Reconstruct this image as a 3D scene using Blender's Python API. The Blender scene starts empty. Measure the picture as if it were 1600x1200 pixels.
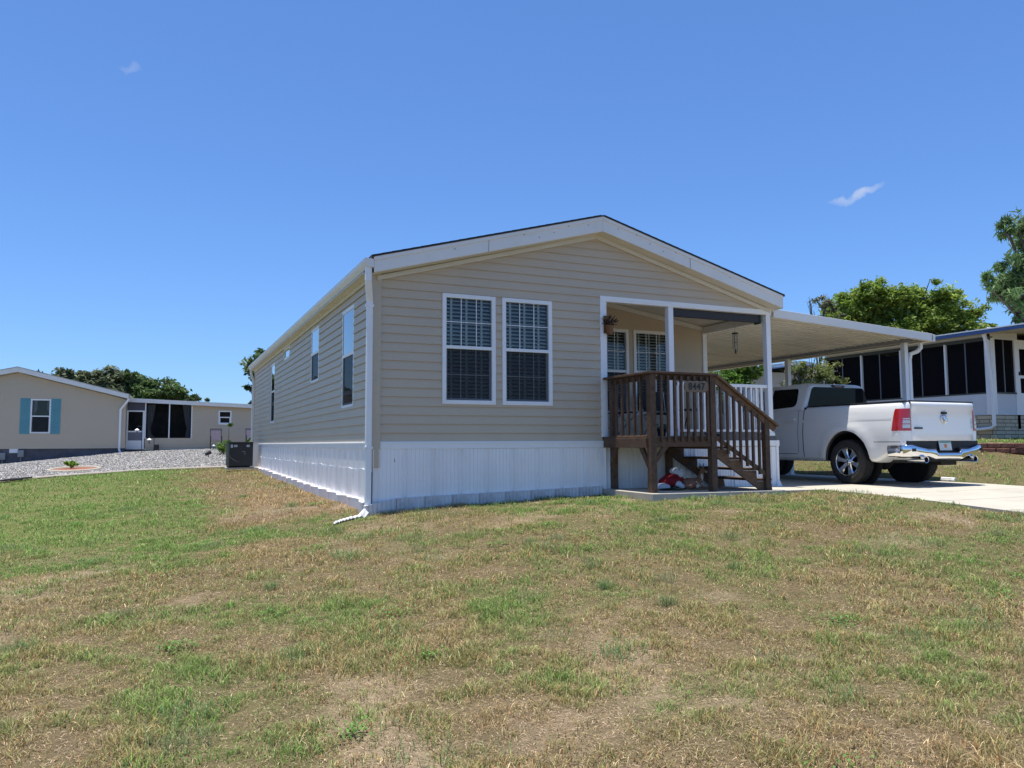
import bpy, bmesh, math, random
import numpy as np
from mathutils import Vector, Matrix
R_ = math.radians
sc = bpy.context.scene
# ------------------------------------------------------------------ camera
cam_d = bpy.data.cameras.new('camera'); cam = bpy.data.objects.new('camera', cam_d)
sc.collection.objects.link(cam); sc.camera = cam
CAM = Vector((-2.6176, -10.4928, -0.0346))
yaw, pitch, roll = R_(24.2301), R_(4.4011), R_(-0.2702)
fwd = Vector((math.sin(yaw)*math.cos(pitch), math.cos(yaw)*math.cos(pitch), math.sin(pitch)))
rt = Vector((math.cos(yaw), -math.sin(yaw), 0)); up = rt.cross(fwd)
rt2 = rt*math.cos(roll)+up*math.sin(roll); up2 = up*math.cos(roll)-rt*math.sin(roll)
m3 = Matrix((rt2, up2, -fwd)).transposed()
cam.matrix_world = Matrix.Translation(CAM) @ m3.to_4x4()
cam_d.sensor_width = 36; cam_d.lens = 1205.918/1600*36; cam_d.clip_end = 6000; cam_d.clip_start = .05
# ------------------------------------------------------------------ light
SUN = Vector((-0.068, 0.035, 1.0)).normalized()
w = bpy.data.worlds.new('World'); sc.world = w; w.use_nodes = True
nt = w.node_tree; nt.nodes.clear()
def N(t, kind, **kw):
    n = t.nodes.new(kind)
    for k, v in kw.items(): setattr(n, k, v)
    return n
sky = N(nt, 'ShaderNodeTexSky', sky_type='NISHITA', sun_disc=False)
sky.sun_elevation = math.asin(SUN.z); sky.sun_rotation = math.atan2(SUN.x, SUN.y)
sky.altitude = 0; sky.air_density = 1.0; sky.dust_density = 0.35; sky.ozone_density = 4.0
hs = N(nt, 'ShaderNodeHueSaturation'); hs.inputs['Saturation'].default_value = 1.0; hs.inputs['Value'].default_value = 1.0
bg = N(nt, 'ShaderNodeBackground'); bg.inputs[1].default_value = 0.096
wo = N(nt, 'ShaderNodeOutputWorld')
gmn = N(nt, 'ShaderNodeGamma'); gmn.inputs[1].default_value = .88; nt.links.new(sky.outputs[0], gmn.inputs[0])
gn = N(nt, 'ShaderNodeVectorMath', operation='MULTIPLY'); gn.inputs[1].default_value = (.74, 1.07, 1.55); nt.links.new(gmn.outputs[0], gn.inputs[0])
nt.links.new(gn.outputs[0], hs.inputs['Color'])
# two small wisps of cloud, placed by compass direction
tc = N(nt, 'ShaderNodeTexCoord')
last = hs.outputs[0]
def wisp(last, d, axis, su, sv, dens, seed, bend=0.0):
    d = Vector(d).normalized(); a = Vector(axis); a = (a-d*a.dot(d)).normalized(); b = d.cross(a)
    def dot(v):
        n = N(nt, 'ShaderNodeVectorMath', operation='DOT_PRODUCT'); n.inputs[1].default_value = v
        nt.links.new(tc.outputs['Generated'], n.inputs[0]); return n.outputs['Value']
    def M(op, x, y=None):
        n = N(nt, 'ShaderNodeMath', operation=op)
        for i, s in enumerate((x, y)):
            if s is None: continue
            if isinstance(s, (int, float)): n.inputs[i].default_value = s
            else: nt.links.new(s, n.inputs[i])
        return n.outputs[0]
    ns = N(nt, 'ShaderNodeTexNoise'); ns.inputs['Scale'].default_value = 55; ns.inputs['Detail'].default_value = 6
    nt.links.new(tc.outputs['Generated'], ns.inputs['Vector'])
    nz = M('SUBTRACT', ns.outputs['Fac'], 0.5)
    u = M('DIVIDE', dot(a), su)
    v = M('DIVIDE', M('ADD', M('ADD', dot(b), M('MULTIPLY', M('MULTIPLY', u, u), bend)), M('MULTIPLY', nz, sv*4.5)), sv)
    r2 = M('ADD', M('MULTIPLY', u, u), M('MULTIPLY', v, v))
    f = M('MULTIPLY', M('MAXIMUM', M('SUBTRACT', 1.0, r2), 0.0), M('MULTIPLY', M('ADD', nz, .62), dens))
    front = M('GREATER_THAN', dot(d), 0.0)
    f = M('MULTIPLY', f, front)
    mx = N(nt, 'ShaderNodeMix', data_type='RGBA'); nt.links.new(f, mx.inputs['Factor'])
    nt.links.new(last, mx.inputs['A']); mx.inputs['B'].default_value = (5.6, 5.9, 6.6, 1)
    return mx.outputs['Result']
d1 = Vector((3440, 3010, 1352))-CAM*0
last = wisp(last, d1, Vector((480, -3, 190)), .033, .0052, .68, 1, .0030)
last = wisp(last, Vector((-147, 3010, 1353)), Vector((1, 0, .25)), .012, .007, .25, 2)
nt.links.new(last, bg.inputs[0]); nt.links.new(bg.outputs[0], wo.inputs[0])
sd = bpy.data.lights.new('sun', 'SUN'); sd.energy = 4.9; sd.angle = R_(.53); sd.color = (1, .95, .86)
so = bpy.data.objects.new('sun', sd); sc.collection.objects.link(so)
so.rotation_euler = SUN.to_track_quat('Z', 'Y').to_euler(); so.location = (0, 0, 30)
sc.view_settings.view_transform = 'Standard'; sc.view_settings.look = 'None'
sc.view_settings.exposure = 0.50; sc.view_settings.gamma = 1.0
sc.render.engine = 'CYCLES'
sc.cycles.max_bounces = 8; sc.cycles.transparent_max_bounces = 16

# ------------------------------------------------------------------ materials
MATS = {}
def mat(name, col, rough=.6, metal=0., var=.08, scale=6., bump=0., bscale=60., spec=.5, coat=0., stretch=(1, 1, 1),
        col2=None, dirt=None, detail=6, wave=None, zstain=None):
    if name in MATS: return MATS[name]
    m = bpy.data.materials.new(name); m.use_nodes = True; t = m.node_tree; t.nodes.clear()
    out = N(t, 'ShaderNodeOutputMaterial'); p = N(t, 'ShaderNodeBsdfPrincipled')
    t.links.new(p.outputs[0], out.inputs[0])
    p.inputs['Roughness'].default_value = rough; p.inputs['Metallic'].default_value = metal
    p.inputs['Specular IOR Level'].default_value = spec; p.inputs['Coat Weight'].default_value = coat
    p.inputs['Coat Roughness'].default_value = .05
    co = N(t, 'ShaderNodeTexCoord'); mp = N(t, 'ShaderNodeMapping'); mp.inputs['Scale'].default_value = stretch
    t.links.new(co.outputs['Object'], mp.inputs[0])
    n1 = N(t, 'ShaderNodeTexNoise'); n1.inputs['Scale'].default_value = scale; n1.inputs['Detail'].default_value = detail
    n1.inputs['Roughness'].default_value = .65
    t.links.new(mp.outputs[0], n1.inputs['Vector'])
    cr = N(t, 'ShaderNodeValToRGB'); cr.color_ramp.elements[0].position = .28; cr.color_ramp.elements[1].position = .72
    c = np.array(col)
    a = c*(1-var) if col2 is None else c; b = np.clip(c*(1+var), 0, .95) if col2 is None else np.array(col2)
    cr.color_ramp.elements[0].color = (*a, 1); cr.color_ramp.elements[1].color = (*b, 1)
    t.links.new(n1.outputs['Fac'], cr.inputs[0]); colout = cr.outputs[0]
    if dirt:      # (colour, amount, scale) irregular stains
        n3 = N(t, 'ShaderNodeTexNoise'); n3.inputs['Scale'].default_value = dirt[2]; n3.inputs['Detail'].default_value = 8
        n3.inputs['Roughness'].default_value = .7
        mp3 = N(t, 'ShaderNodeMapping'); mp3.inputs['Location'].default_value = (3.1, 7.7, 1.3)
        mp3.inputs['Scale'].default_value = dirt[3] if len(dirt) > 3 else (1, 1, 1)
        t.links.new(co.outputs['Object'], mp3.inputs[0]); t.links.new(mp3.outputs[0], n3.inputs['Vector'])
        r3 = N(t, 'ShaderNodeMapRange'); r3.inputs['From Min'].default_value = .5; r3.inputs['From Max'].default_value = .75
        r3.inputs['To Max'].default_value = dirt[1]
        t.links.new(n3.outputs['Fac'], r3.inputs['Value'])
        mx = N(t, 'ShaderNodeMix', data_type='RGBA'); t.links.new(r3.outputs[0], mx.inputs['Factor'])
        t.links.new(colout, mx.inputs['A']); mx.inputs['B'].default_value = (*dirt[0], 1); colout = mx.outputs['Result']
    t.links.new(colout, p.inputs['Base Color'])
    if bump:
        n2 = N(t, 'ShaderNodeTexNoise'); n2.inputs['Scale'].default_value = bscale; n2.inputs['Detail'].default_value = 5
        t.links.new(mp.outputs[0], n2.inputs['Vector'])
        bp = N(t, 'ShaderNodeBump'); bp.inputs['Strength'].default_value = bump; bp.inputs['Distance'].default_value = .01
        t.links.new(n2.outputs['Fac'], bp.inputs['Height']); t.links.new(bp.outputs[0], p.inputs['Normal'])
    MATS[name] = m; return m
def attr_mat(name, rough=.85, transl=.0, bump=None, detail=None, spec=.2):
    m = bpy.data.materials.new(name); m.use_nodes = True; t = m.node_tree; t.nodes.clear()
    out = N(t, 'ShaderNodeOutputMaterial'); p = N(t, 'ShaderNodeBsdfPrincipled'); at = N(t, 'ShaderNodeAttribute', attribute_name='Col')
    p.inputs['Roughness'].default_value = rough; p.inputs['Specular IOR Level'].default_value = spec
    col = at.outputs['Color']
    if detail:
        co = N(t, 'ShaderNodeTexCoord'); 
        for (s, lo, hi, dt) in detail:
            n = N(t, 'ShaderNodeTexNoise'); n.inputs['Scale'].default_value = s; n.inputs['Detail'].default_value = dt
            n.inputs['Roughness'].default_value = .7
            t.links.new(co.outputs['Object'], n.inputs['Vector'])
            r = N(t, 'ShaderNodeMapRange'); r.inputs['From Min'].default_value = .3; r.inputs['From Max'].default_value = .7
            r.inputs['To Min'].default_value = lo; r.inputs['To Max'].default_value = hi; t.links.new(n.outputs['Fac'], r.inputs['Value'])
            vm = N(t, 'ShaderNodeVectorMath', operation='SCALE'); t.links.new(col, vm.inputs[0]); t.links.new(r.outputs[0], vm.inputs['Scale'])
            col = vm.outputs[0]
    t.links.new(col, p.inputs['Base Color'])
    if bump:
        co = N(t, 'ShaderNodeTexCoord'); n2 = N(t, 'ShaderNodeTexNoise'); n2.inputs['Scale'].default_value = bump[1]; n2.inputs['Detail'].default_value = 8
        t.links.new(co.outputs['Object'], n2.inputs['Vector']); bp = N(t, 'ShaderNodeBump'); bp.inputs['Strength'].default_value = bump[0]
        bp.inputs['Distance'].default_value = bump[2]
        t.links.new(n2.outputs['Fac'], bp.inputs['Height']); t.links.new(bp.outputs[0], p.inputs['Normal'])
    if transl:
        tr = N(t, 'ShaderNodeBsdfTranslucent'); t.links.new(col, tr.inputs[0]); mx = N(t, 'ShaderNodeMixShader'); mx.inputs[0].default_value = transl
        t.links.new(p.outputs[0], mx.inputs[1]); t.links.new(tr.outputs[0], mx.inputs[2]); t.links.new(mx.outputs[0], out.inputs[0])
    else: t.links.new(p.outputs[0], out.inputs[0])
    MATS[name] = m; return m
def glass_mat(name, tint=(.75, .8, .8), ior=1.5, rough=.0, boost=1.0, wob=0.):
    m = bpy.data.materials.new(name); m.use_nodes = True; t = m.node_tree; t.nodes.clear()
    out = N(t, 'ShaderNodeOutputMaterial'); tr = N(t, 'ShaderNodeBsdfTransparent'); tr.inputs[0].default_value = (*tint, 1)
    gl = N(t, 'ShaderNodeBsdfGlossy'); gl.inputs['Roughness'].default_value = rough; fr = N(t, 'ShaderNodeFresnel'); fr.inputs[0].default_value = ior
    mx = N(t, 'ShaderNodeMixShader'); ml = N(t, 'ShaderNodeMath', operation='MULTIPLY', use_clamp=True); ml.inputs[1].default_value = boost
    t.links.new(fr.outputs[0], ml.inputs[0]); t.links.new(ml.outputs[0], mx.inputs[0])
    t.links.new(tr.outputs[0], mx.inputs[1]); t.links.new(gl.outputs[0], mx.inputs[2]); t.links.new(mx.outputs[0], out.inputs[0])
    if wob:
        co = N(t, 'ShaderNodeTexCoord'); n2 = N(t, 'ShaderNodeTexNoise'); n2.inputs['Scale'].default_value = 3
        t.links.new(co.outputs['Object'], n2.inputs['Vector']); bp = N(t, 'ShaderNodeBump'); bp.inputs['Strength'].default_value = wob
        bp.inputs['Distance'].default_value = .02
        t.links.new(n2.outputs['Fac'], bp.inputs['Height']); t.links.new(bp.outputs[0], gl.inputs['Normal']); t.links.new(bp.outputs[0], fr.inputs['Normal'])
    MATS[name] = m; return m
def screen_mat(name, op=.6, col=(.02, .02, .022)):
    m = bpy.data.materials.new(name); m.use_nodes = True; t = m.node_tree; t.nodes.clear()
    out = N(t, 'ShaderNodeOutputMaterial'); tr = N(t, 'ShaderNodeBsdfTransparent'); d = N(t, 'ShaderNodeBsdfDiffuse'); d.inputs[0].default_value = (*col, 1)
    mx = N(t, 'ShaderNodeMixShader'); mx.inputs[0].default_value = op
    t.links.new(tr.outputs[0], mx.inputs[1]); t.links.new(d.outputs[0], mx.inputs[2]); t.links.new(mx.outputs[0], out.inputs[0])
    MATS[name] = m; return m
SIDING = mat('vinyl_siding_tan', (.57, .47, .34), .5, var=.025, scale=1.3, bump=.15, bscale=180, stretch=(.3, .3, 2), dirt=((.40, .34, .27), .28, .8))
TANTRIM = mat('tan_corner_trim', (.55, .46, .34), .5, var=.03)
WHITE = mat('white_vinyl', (.86, .86, .85), .38, var=.02, scale=2, dirt=((.62, .62, .58), .25, 2.0))
FASCIA = mat('cream_white_aluminium', (.80, .78, .73), .42, var=.025, scale=1.5, dirt=((.52, .50, .45), .3, 1.2), bump=.08, bscale=25)
SOFFIT = mat('cream_soffit', (.66, .63, .55), .5, var=.03, dirt=((.5, .46, .36), .35, 1.0))
SKIRT = mat('white_skirt_metal', (.89, .88, .87), .30, var=.02, scale=1.2, bump=.10, bscale=8, dirt=((.58, .56, .50), .30, 1.1, (1, 1, .35)))
SHINGLE = mat('dark_shingle', (.045, .045, .05), .9, var=.35, scale=30, bump=.6, bscale=60)
DARK = mat('dark_void', (.012, .012, .014), .9, var=.1)
ROOM = mat('dim_interior', (.05, .048, .045), .9, var=.3, scale=2)
SLAT = mat('shutter_white', (.80, .83, .80), .5, var=.03)
GLASS = glass_mat('window_glass', (.74, .78, .77), 1.5, 0, 1.25, .04)
SIDEGLASS = glass_mat('side_window_glass', (.45, .48, .5), 1.5, 0, 2.2, .03)
SCREEN = screen_mat('insect_screen', .60, (.035, .037, .042))
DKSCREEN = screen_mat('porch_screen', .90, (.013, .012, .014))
WOOD = mat('weathered_dark_wood', (.055, .031, .019), .75, var=0, scale=5, stretch=(3, 3, 3), col2=(.150, .082, .045), bump=.35, bscale=40, dirt=((.17, .115, .075), .5, 3.0))
WOODX = mat('handrail_wood', (.12, .062, .030), .7, scale=4, stretch=(2, 12, 12), col2=(.26, .145, .075), bump=.35, bscale=30, dirt=((.06, .045, .035), .6, 5.0))
CONC = mat('concrete', (.45, .415, .34), .9, var=.07, scale=2.2, bump=.35, bscale=90, dirt=((.27, .25, .21), .6, 1.1), detail=12)
EDGER = mat('edger_concrete', (.68, .65, .63), .92, var=.12, scale=5, bump=.5, bscale=70, dirt=((.30, .22, .20), .5, 3))
EDGERP = mat('edger_concrete_pink', (.68, .60, .57), .92, var=.12, scale=5, bump=.5, bscale=70, dirt=((.28, .22, .20), .5, 3))
BLACK = mat('black_plastic', (.015, .015, .017), .5, var=.2)
PAINT = mat('pearl_white_paint', (.81, .81, .80), .28, var=.01, scale=1, spec=.5, coat=.8)
CHROME = mat('chrome', (.82, .83, .85), .07, 1., var=.02)
ALU = mat('machined_aluminium', (.72, .73, .75), .18, 1., var=.04)
TYRE = mat('tyre_rubber', (.022, .021, .020), .82, var=.3, scale=9, bump=.4, bscale=50, dirt=((.07, .062, .05), .45, 6))
TINT = mat('tinted_glass', (.004, .005, .007), .06, var=.1, spec=.16)
REDL = mat('red_lamp', (.42, .012, .012), .08, var=.12, scale=30, spec=.7, coat=.6)
CLEARL = mat('clear_lamp', (.55, .50, .48), .12, .4, var=.15, scale=40, coat=.6)

# ------------------------------------------------------------------ object helpers
C = sc.collection
def tag(o, label=None, cat=None, group=None, kind=None, category=None):
    cat = cat or category
    if label: o['label'] = label
    if cat: o['category'] = cat
    if group: o['group'] = group
    if kind: o['kind'] = kind
    return o
def thing(name, loc, label, cat, group=None):
    o = bpy.data.objects.new(name, None); C.objects.link(o); o.location = loc; o.empty_display_size = .2
    return tag(o, label, cat, group)
def root_loc(p):
    while p is not None and p.parent is not None: p = p.parent
    return Vector(p.location) if p else Vector((0, 0, 0))
class MB:
    def __init__(s): s.v = []; s.f = []; s.mi = []; s.sm = []
    def add(s, vs, fs, mi=0, sm=False):
        b = len(s.v); s.v += [tuple(map(float, p)) for p in vs]
        s.f += [tuple(b+i for i in f) for f in fs]; s.mi += [mi]*len(fs); s.sm += [sm]*len(fs); return s
    def quad(s, a, b, c, d, mi=0): return s.add([a, b, c, d], [(0, 1, 2, 3)], mi)
    def box(s, x0, x1, y0, y1, z0, z1, mi=0):
        x0, x1 = sorted((x0, x1)); y0, y1 = sorted((y0, y1)); z0, z1 = sorted((z0, z1))
        return s.add([(x0, y0, z0), (x1, y0, z0), (x1, y1, z0), (x0, y1, z0), (x0, y0, z1), (x1, y0, z1), (x1, y1, z1), (x0, y1, z1)],
                     [(0, 3, 2, 1), (4, 5, 6, 7), (0, 1, 5, 4), (1, 2, 6, 5), (2, 3, 7, 6), (3, 0, 4, 7)], mi)
    def beam(s, p, q, w_, h_, upv=(0, 0, 1), mi=0):
        p = Vector(p); q = Vector(q); d = (q-p).normalized(); u = Vector(upv); r = d.cross(u).normalized()*w_/2; u = r.cross(d).normalized()*h_/2
        return s.add([p-r-u, p+r-u, p+r+u, p-r+u, q-r-u, q+r-u, q+r+u, q-r+u],
                     [(0, 1, 2, 3), (7, 6, 5, 4), (4, 5, 1, 0), (5, 6, 2, 1), (6, 7, 3, 2), (7, 4, 0, 3)], mi)
    def prism(s, poly, axis, a, b, mi=0):      # poly of 2-D points, extruded along axis 0/1/2 from a to b
        n = len(poly)
        def P(p, t): q = list(p); q.insert(axis, t); return tuple(q)
        vs = [P(p, a) for p in poly]+[P(p, b) for p in poly]
        fs = [tuple(range(n-1, -1, -1)), tuple(range(n, 2*n))]+[(i, (i+1) % n, n+(i+1) % n, n+i) for i in range(n)]
        return s.add(vs, fs, mi)
    def tube(s, pts, rad, n=8, mi=0, caps=True, flat=1.0):
        pts = [Vector(p) for p in pts]; k = len(pts); rad = [rad]*k if isinstance(rad, (int, float)) else list(rad)
        vs = []; prev = None
        for i, p in enumerate(pts):
            d = (pts[min(i+1, k-1)]-pts[max(i-1, 0)]).normalized()
            if prev is None: a = d.cross(Vector((0, 0, 1)) if abs(d.z) < .9 else Vector((1, 0, 0))).normalized()
            else: a = (prev-d*prev.dot(d)).normalized()
            prev = a; b = d.cross(a)
            for j in range(n):
                t = 2*math.pi*j/n; vs.append(p+a*math.cos(t)*rad[i]+b*math.sin(t)*rad[i]*flat)
        fs = [(i*n+j, i*n+(j+1) % n, (i+1)*n+(j+1) % n, (i+1)*n+j) for i in range(k-1) for j in range(n)]
        s.add(vs, fs, mi, True)
        if caps:
            b0 = len(s.v)-len(vs); s.f += [tuple(b0+j for j in range(n-1, -1, -1)), tuple(b0+(k-1)*n+j for j in range(n))]; s.mi += [mi]*2; s.sm += [False]*2
        return s
    def rtube(s, pts, w_, h_, r=.01, mi=0):   # rectangular downspout along a path
        for a, b in zip(pts[:-1], pts[1:]): s.beam(a, b, w_, h_, (1, 0, .001), mi)
        return s
    def lathe(s, prof, c=(0, 0, 0), axis=2, n=24, mi=0, sm=True):   # prof (r, h)
        vs = []
        for (r, h) in prof:
            for j in range(n):
                t = 2*math.pi*j/n; p = [r*math.cos(t), r*math.sin(t)]; p.insert(axis, h); vs.append((p[0]+c[0], p[1]+c[1], p[2]+c[2]))
        k = len(prof)
        return s.add(vs, [(i*n+j, i*n+(j+1) % n, (i+1)*n+(j+1) % n, (i+1)*n+j) for i in range(k-1) for j in range(n)], mi, sm)
    def ell(s, c, r, n=12, m=8, mi=0, rot=None):
        vs = []; M = rot if rot is not None else Matrix.Identity(3)
        for i in range(m+1):
            ph = math.pi*i/m
            for j in range(n):
                t = 2*math.pi*j/n; v = M @ Vector((r[0]*math.sin(ph)*math.cos(t), r[1]*math.sin(ph)*math.sin(t), r[2]*math.cos(ph))); vs.append(v+Vector(c))
        return s.add(vs, [(i*n+j, (i+1)*n+j, (i+1)*n+(j+1) % n, i*n+(j+1) % n) for i in range(m) for j in range(n)], mi, True)
    def build(s, name, mats, parent=None, local=False, bevel=0, loc=None, label=None, sharp=35, **tg):
        if not isinstance(mats, (list, tuple)): mats = [mats]
        off = Vector((0, 0, 0)) if local else root_loc(parent)
        if loc is not None: off = Vector(loc)
        v = np.array(s.v)-np.array(off) if len(s.v) else np.zeros((0, 3))
        me = bpy.data.meshes.new(name); me.from_pydata(v.tolist(), [], s.f)
        for m in mats: me.materials.append(m)
        me.polygons.foreach_set('material_index', s.mi); me.polygons.foreach_set('use_smooth', s.sm)
        me.validate(); me.update()
        if any(s.sm): me.set_sharp_from_angle(angle=R_(sharp))
        o = bpy.data.objects.new(name, me); C.objects.link(o)
        if parent: o.parent = parent
        if loc is not None: o.location = loc
        if bevel:
            b = o.modifiers.new('bevel', 'BEVEL'); b.width = bevel; b.segments = 2; b.limit_method = 'ANGLE'; b.angle_limit = R_(50)
        if label: o['label'] = label
        return tag(o, None, **tg) if tg else o
def np_mesh(name, V, F, mats, col=None, parent=None, off=(0, 0, 0), smooth=False):
    """V (n,3) F (m,k) numpy; col per-vertex (n,3)"""
    me = bpy.data.meshes.new(name); n = len(V); m, k = F.shape
    V = (V-np.array(off)).astype(np.float32)
    me.vertices.add(n); me.vertices.foreach_set('co', V.ravel())
    me.loops.add(m*k); me.loops.foreach_set('vertex_index', F.astype(np.int32).ravel())
    me.polygons.add(m); me.polygons.foreach_set('loop_start', np.arange(0, m*k, k, dtype=np.int32)); me.polygons.foreach_set('loop_total', np.full(m, k, np.int32))
    me.polygons.foreach_set('use_smooth', np.full(m, smooth))
    me.update(calc_edges=True)
    for mm in (mats if isinstance(mats, (list, tuple)) else [mats]): me.materials.append(mm)
    if col is not None:
        a = me.color_attributes.new('Col', 'FLOAT_COLOR', 'POINT'); c4 = np.ones((n, 4), np.float32); c4[:, :3] = col; a.data.foreach_set('color', c4.ravel())
    o = bpy.data.objects.new(name, me); C.objects.link(o)
    if parent: o.parent = parent
    return o
# ------------------------------------------------------------------ noise and terrain
def _h(ix, iy, s):
    h = (ix.astype(np.int64)*374761393+iy.astype(np.int64)*668265263+s*982451653) & 0x7fffffff
    h = ((h ^ (h >> 13))*1274126177) & 0x7fffffff
    return ((h ^ (h >> 16)) & 0xffff)/65535.
def vn(x, y, s=0):
    ix = np.floor(x); iy = np.floor(y); fx = x-ix; fy = y-iy; fx = fx*fx*(3-2*fx); fy = fy*fy*(3-2*fy)
    a = _h(ix, iy, s); b = _h(ix+1, iy, s); c = _h(ix, iy+1, s); d = _h(ix+1, iy+1, s)
    return (a*(1-fx)+b*fx)*(1-fy)+(c*(1-fx)+d*fx)*fy
def fbm(x, y, sc_, s=0, o=4):
    v = 0; a = .5; t = 0
    for i in range(o):
        v = v+a*vn(x*sc_*2**i+17.3*i, y*sc_*2**i-9.1*i, s+i); t += a; a *= .55
    return v/t
CP = np.array([(-2.6, -10.5, -1.62), (-8, -9, -1.75), (4, -9.5, -1.55), (10, -10, -1.35), (0, -6, -1.37), (4, -5, -1.16), (-3, -5, -1.42), (-6, -3, -1.5),
    (-.1, -.15, -1.0), (.34, -.12, -.945), (.8, -.12, -.915), (2.2, -.1, -.87), (3.6, -.2, -.83), (3.8, -1.5, -.83), (5.8, -1.45, -.82), (7, -1.1, -.825), (7.2, -2, -.83), (7.2, -3.2, -.89), (7.2, -4.3, -.96), (8, -7, -1.17),
    (11.2, -1.7, -.87), (11.2, .3, -.82), (11.2, 4, -.82), (11.2, -6, -1.1), (7.2, .5, -.83), (7.2, 8, -.83), (11.2, 9, -.82), (9, -.5, -.83), (9, 4, -.83),
    (-.15, .7, -.925), (-.15, 3.4, -.94), (-.15, 6.4, -.875), (-.15, 12.5, -.785), (-.15, 15.5, -.79), (3.5, 8, -.9), (3.5, 3, -.9), (3.5, 15, -.8),
    (-.65, -.6, -1.045), (-2.3, .2, -1.24), (-2.9, -2, -1.3), (-4.5, 1.2, -1.29), (-2, 5, -1.03), (-4, 6, -1.08), (-6.1, 10.8, -.93), (-5.9, 12.5, -.9), (-4.4, 15.5, -.88), (-.9, 17, -.81), (1.2, 18, -.75),
    (-9, 8, -1.05), (-12, 2, -1.3), (-8.9, 28, -.86), (-6.5, 28, -.6), (-4.2, 27.5, -.38), (-1, 28.5, -.27), (1.3, 28.8, -.22), (-12, 20, -1.0), (-14, 28, -1.1),
    (12.6, 0, -.52), (12.6, -3, -.62), (12.6, 5, -.5), (13.9, .5, -.27), (13.9, -4, -.35), (13.9, 5, -.27), (16, -6, -.4), (14, 12, -.2), (12, -9, -1.1),
    (14.5, .5, -.27), (18, 2.5, -.0), (18, 10, -.0), (22, 0, 0), (24, 10, 0), (26, -8, -.3), (12, 18, -.5), (20, 30, 0), (0, 45, -.3), (-20, 45, -.8), (40, 20, .1), (40, 50, .1), (0, 80, -.3), (-50, 60, -.8), (70, 60, 0), (-40, -20, -1.8), (40, -20, -.8), (0, -40, -1.8)])
def _phi(r): return r
_n = len(CP); _A = np.zeros((_n+1, _n+1)); _d = np.hypot(CP[:, None, 0]-CP[None, :, 0], CP[:, None, 1]-CP[None, :, 1])
_A[:_n, :_n] = _phi(_d)+np.eye(_n)*.0; _A[_n, :_n] = 1; _A[:_n, _n] = 1
_w = np.linalg.solve(_A, np.append(CP[:, 2], 0))
def gz(x, y, detail=True):
    x = np.asarray(x, float); y = np.asarray(y, float); sh = x.shape; xf = x.ravel(); yf = y.ravel(); z = np.empty(len(xf))
    xc = np.clip(xf, -60, 80); yc = np.clip(yf, -45, 90)
    for i in range(0, len(xf), 20000):
        d = np.hypot(xc[i:i+20000, None]-CP[None, :, 0], yc[i:i+20000, None]-CP[None, :, 1]); z[i:i+20000] = _phi(d)@_w[:_n]+_w[_n]
    # raised terrace held by the red block wall
    z = z+.19*np.clip((xf-13.98)/.06, 0, 1)*np.clip((yf+7)/2, 0, 1)*np.clip((13-yf)/2, 0, 1)*np.clip((17.5-xf)/3, 0, 1)
    if detail: z = z+(fbm(xf, yf, 1.1, 5, 3)-.5)*.035+(fbm(xf, yf, 6, 9, 2)-.5)*.014
    return z.reshape(sh)
def g1(x, y): return float(gz(np.array([x]), np.array([y]), False)[0])
GRAVEL_EDGE = [(-14, 9.2), (-9, 9.6), (-6.6, 10.2), (-5.9, 12.2), (-4.6, 14.8), (-3.4, 16.2), (-1.2, 16.9), (.6, 17.3), (3, 17.5)]
def edge_y(x): return np.interp(x, [p[0] for p in GRAVEL_EDGE], [p[1] for p in GRAVEL_EDGE])
def is_gravel(x, y): return (y > edge_y(x)) & (y < 29.6) & (x < 4) & (x > -14)
def is_slab(x, y):
    walk = (x > 3.6) & (x < 7.4) & (y > np.interp(x, [3.6, 5.95, 7.3], [-1.42, -1.38, -1.05])) & (y < 0.3)
    drive = (x > 7.2+.0*y) & (x < 11.2) & (y < 12)
    return walk | drive
def is_house(x, y): return (x > -.07) & (x < 7.25) & (y > -.07) & (y < 15.6)
# ---- ground cover colour fields
def fields(x, y):
    big = fbm(x, y, .35, 21, 3); mid = fbm(x, y, 1.3, 33, 4); sm = fbm(x, y, 5., 41, 3)
    # greener swale running from the downspout out to the left, and the greener side lawn
    cx = np.interp(y, [-4, -2.4, -.8, 0], [-4.8, -4.2, -1.6, -.6])
    yb = np.interp(x, [-7, -4.5, -2.6, -1.2, -.4], [-.6, -.9, -.75, -.55, -.45])
    sw = np.exp(-((y-yb)/.45)**2)*np.clip((-x+.1)/.6, 0, 1)
    left = np.clip((-x-1.3)/1.6, 0, 1)*np.clip((y+1.2)/2, 0, 1)
    right = np.clip((x-1.)/4, 0, 1)*.26
    brown = np.exp(-(((x+.9)/.9)**2+((y-3.5)/3.)**2))*.5
    g = .59+(big-.5)*.9+(mid-.5)*1.1+(sm-.5)*.5+sw*.9+left*.55+right-brown
    g = g-.12*np.clip((-y-5)/3, 0, 1)+.3*((x > 11.3) & (x < 12.2))
    bare = np.clip((fbm(x, y, 1.3, 77, 4)-.60)*6, 0, 1)*np.clip(1-sw*1.5, 0, 1)*np.clip(1-left, 0, 1)*.6
    bare = np.maximum(bare, brown*1.1*np.clip(mid*1.6-.3, 0, 1))
    return np.clip(g, 0, 1), np.clip(bare, 0, 1)
DIRT = np.array((.20, .142, .088)); STRAW = np.array((.42, .295, .140)); OLIVE = np.array((.245, .262, .085)); GREEN = np.array((.165, .30, .05))
def axis_pts(segs):
    out = []
    for a, b, s in segs: out += list(np.arange(a, b-1e-6, s))
    return np.array(out+[segs[-1][1]])
gx = axis_pts([(-900, -60, 120), (-60, -14, 4), (-14, -7, .5), (-7, 13.5, .13), (13.5, 14.5, .05), (14.5, 26, .5), (26, 80, 4), (80, 900, 120)])
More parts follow.
